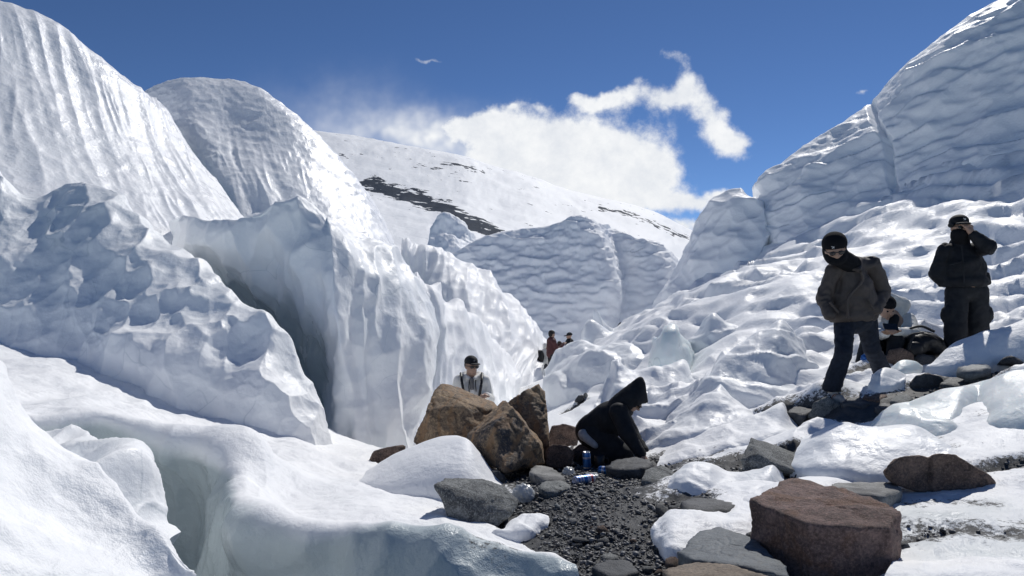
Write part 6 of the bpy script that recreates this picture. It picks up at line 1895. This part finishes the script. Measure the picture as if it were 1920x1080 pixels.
# --- far people on the path
def far_person(px, d, h, yaw, jmat, tmat, label, headgear, arms, lean=0.0, pack=False, top_py=None):
    x, y = XY(px, d)
    g = gz1(x, y) if top_py is None else P(px, top_py, d)[2] - h
    rt_ = person_root(x, y, g, label)
    Rb = rotm(yaw, 0, 0)
    s = h / 1.72

    def w_(a, b, c):
        return np.array([x, y, g]) + Rb @ (np.array([a, b + lean * c, c]) * s)
    hc_ = w_(0, 0.02, 1.60)
    Rh = Rb @ rotm(0, -0.15, 0)
    bp_ = [*head_prims(hc_, Rh, s), ('c', hc_, w_(0, -0.02, 1.44), 0.05 * s, 0.06 * s), ('c', w_(0, 0, 1.40), w_(0, 0, 0.95), 0.11 * s, 0.12 * s)]
    jp = [('c', w_(0, 0, 1.38), w_(0, 0, 0.98), 0.15 * s, 0.165 * s), ('c', w_(-0.16, 0, 1.38), w_(0.16, 0, 1.38), 0.075 * s, 0.075 * s)]
    tp = []
    for sx in (-1, 1):
        sh_, el_, wr_ = w_(0.19 * sx, 0, 1.37), w_(*[arms[0][0] * sx, arms[0][1], arms[0][2]]), w_(*[arms[1][0] * sx, arms[1][1], arms[1][2]])
        bp_ += [('c', sh_, el_, 0.05 * s, 0.04 * s), ('c', el_, wr_, 0.038 * s, 0.03 * s)]
        ax_ = (wr_ - el_) / np.linalg.norm(wr_ - el_)
        bp_ += hand_prims(wr_, wr_ + ax_ * 0.1, sx, 0.5, s)
        jp += [('c', sh_, el_, 0.075 * s, 0.065 * s), ('c', el_, wr_, 0.062 * s, 0.05 * s)]
        hp_, kn_, an_ = w_(0.09 * sx, 0, 0.92), w_(0.10 * sx, 0.03, 0.50), w_(0.11 * sx, 0, 0.09)
        bp_ += [('c', hp_, kn_, 0.075 * s, 0.05 * s), ('c', kn_, an_, 0.05 * s, 0.035 * s)]
        tp += [('c', hp_, kn_, 0.095 * s, 0.075 * s), ('c', kn_, an_, 0.074 * s, 0.065 * s)]
        fw = Rb @ np.array([0, 1.0, 0])
        shoe(rt_, an_, fw, M_SOLE, s, False)
    bd_ = child(rt_, "body", blob_mesh("body", bp_, M_SKIN, 0.02, 0.02))
    child(rt_, "jacket", blob_mesh("jacket", jp, jmat, 0.02, 0.04, folds=0.015, fscale=8, seed=int(px)))
    child(rt_, "trousers", blob_mesh("trousers", tp, tmat, 0.02, 0.03))
    hat = [('e', hc_ + Rh @ (np.array([0, -0.02, 0.05]) * s), (0.092 * s, 0.108 * s, 0.088 * s), Rh)]
    if headgear == "cap":
        c_ = child(rt_, "cap", blob_mesh("cap", hat, M_BLACK, 0.016, 0.02, cut=lambda p: -(((p - hc_) @ Rh)[:, 2] - 0.02)))
        child(rt_, "brim", blob_mesh("brim", [('e', hc_ + Rh @ (np.array([0, 0.11, 0.035]) * s), (0.075, 0.085, 0.02), Rh)], M_BLACK, 0.014), c_)
    else:
        hat.append(('e', hc_ + Rh @ (np.array([0, -0.05, 0.0]) * s), (0.085 * s, 0.07 * s, 0.10 * s), Rh))
        child(rt_, "hair" if headgear == "hair" else "hood", blob_mesh("hair", hat, M_HAIR if headgear == "hair" else jmat, 0.016, 0.03, cut=lambda p: -(((p - hc_) @ Rh)[:, 2] - 0.025) + np.where(((p - hc_) @ Rh)[:, 1] < 0.01, -0.5, 0.0)))
    if pack:
        pk_ = child(rt_, "daypack", blob_mesh("daypack", [('e', w_(0, -0.22, 1.22), (0.15, 0.15, 0.24))], M_PACK, 0.02, folds=0.01, seed=5))
    return rt_


far_person(1034, 22.6, 1.74, math.radians(-70), M_RED, M_BLACK2, "far person in dark red jacket holding up a phone on the path", "hair", ((0.2, 0.12, 1.10), (0.08, 0.38, 1.28)), top_py=620)
far_person(1068, 24.5, 1.72, math.radians(75), M_BLACK, M_BLACK2, "far person in black with a peaked cap, half hidden by the slope", "cap", ((0.24, 0.0, 1.10), (0.24, 0.10, 0.85)), top_py=624)
far_person(1049, 24.0, 1.45, math.radians(-10), M_WHITEJ, M_GREYT, "far short person in pale jacket standing next to the red jacket", "hair", ((0.22, 0.05, 1.10), (0.14, 0.25, 1.05)), top_py=640)
far_person(1019, 23.4, 1.55, math.radians(-60), M_WHITEJ, M_GREYT, "far person in pale clothes carrying a black daypack, left of the red jacket", "hood", ((0.22, 0.0, 1.10), (0.22, 0.10, 0.85)), pack=True, lean=0.05, top_py=644)
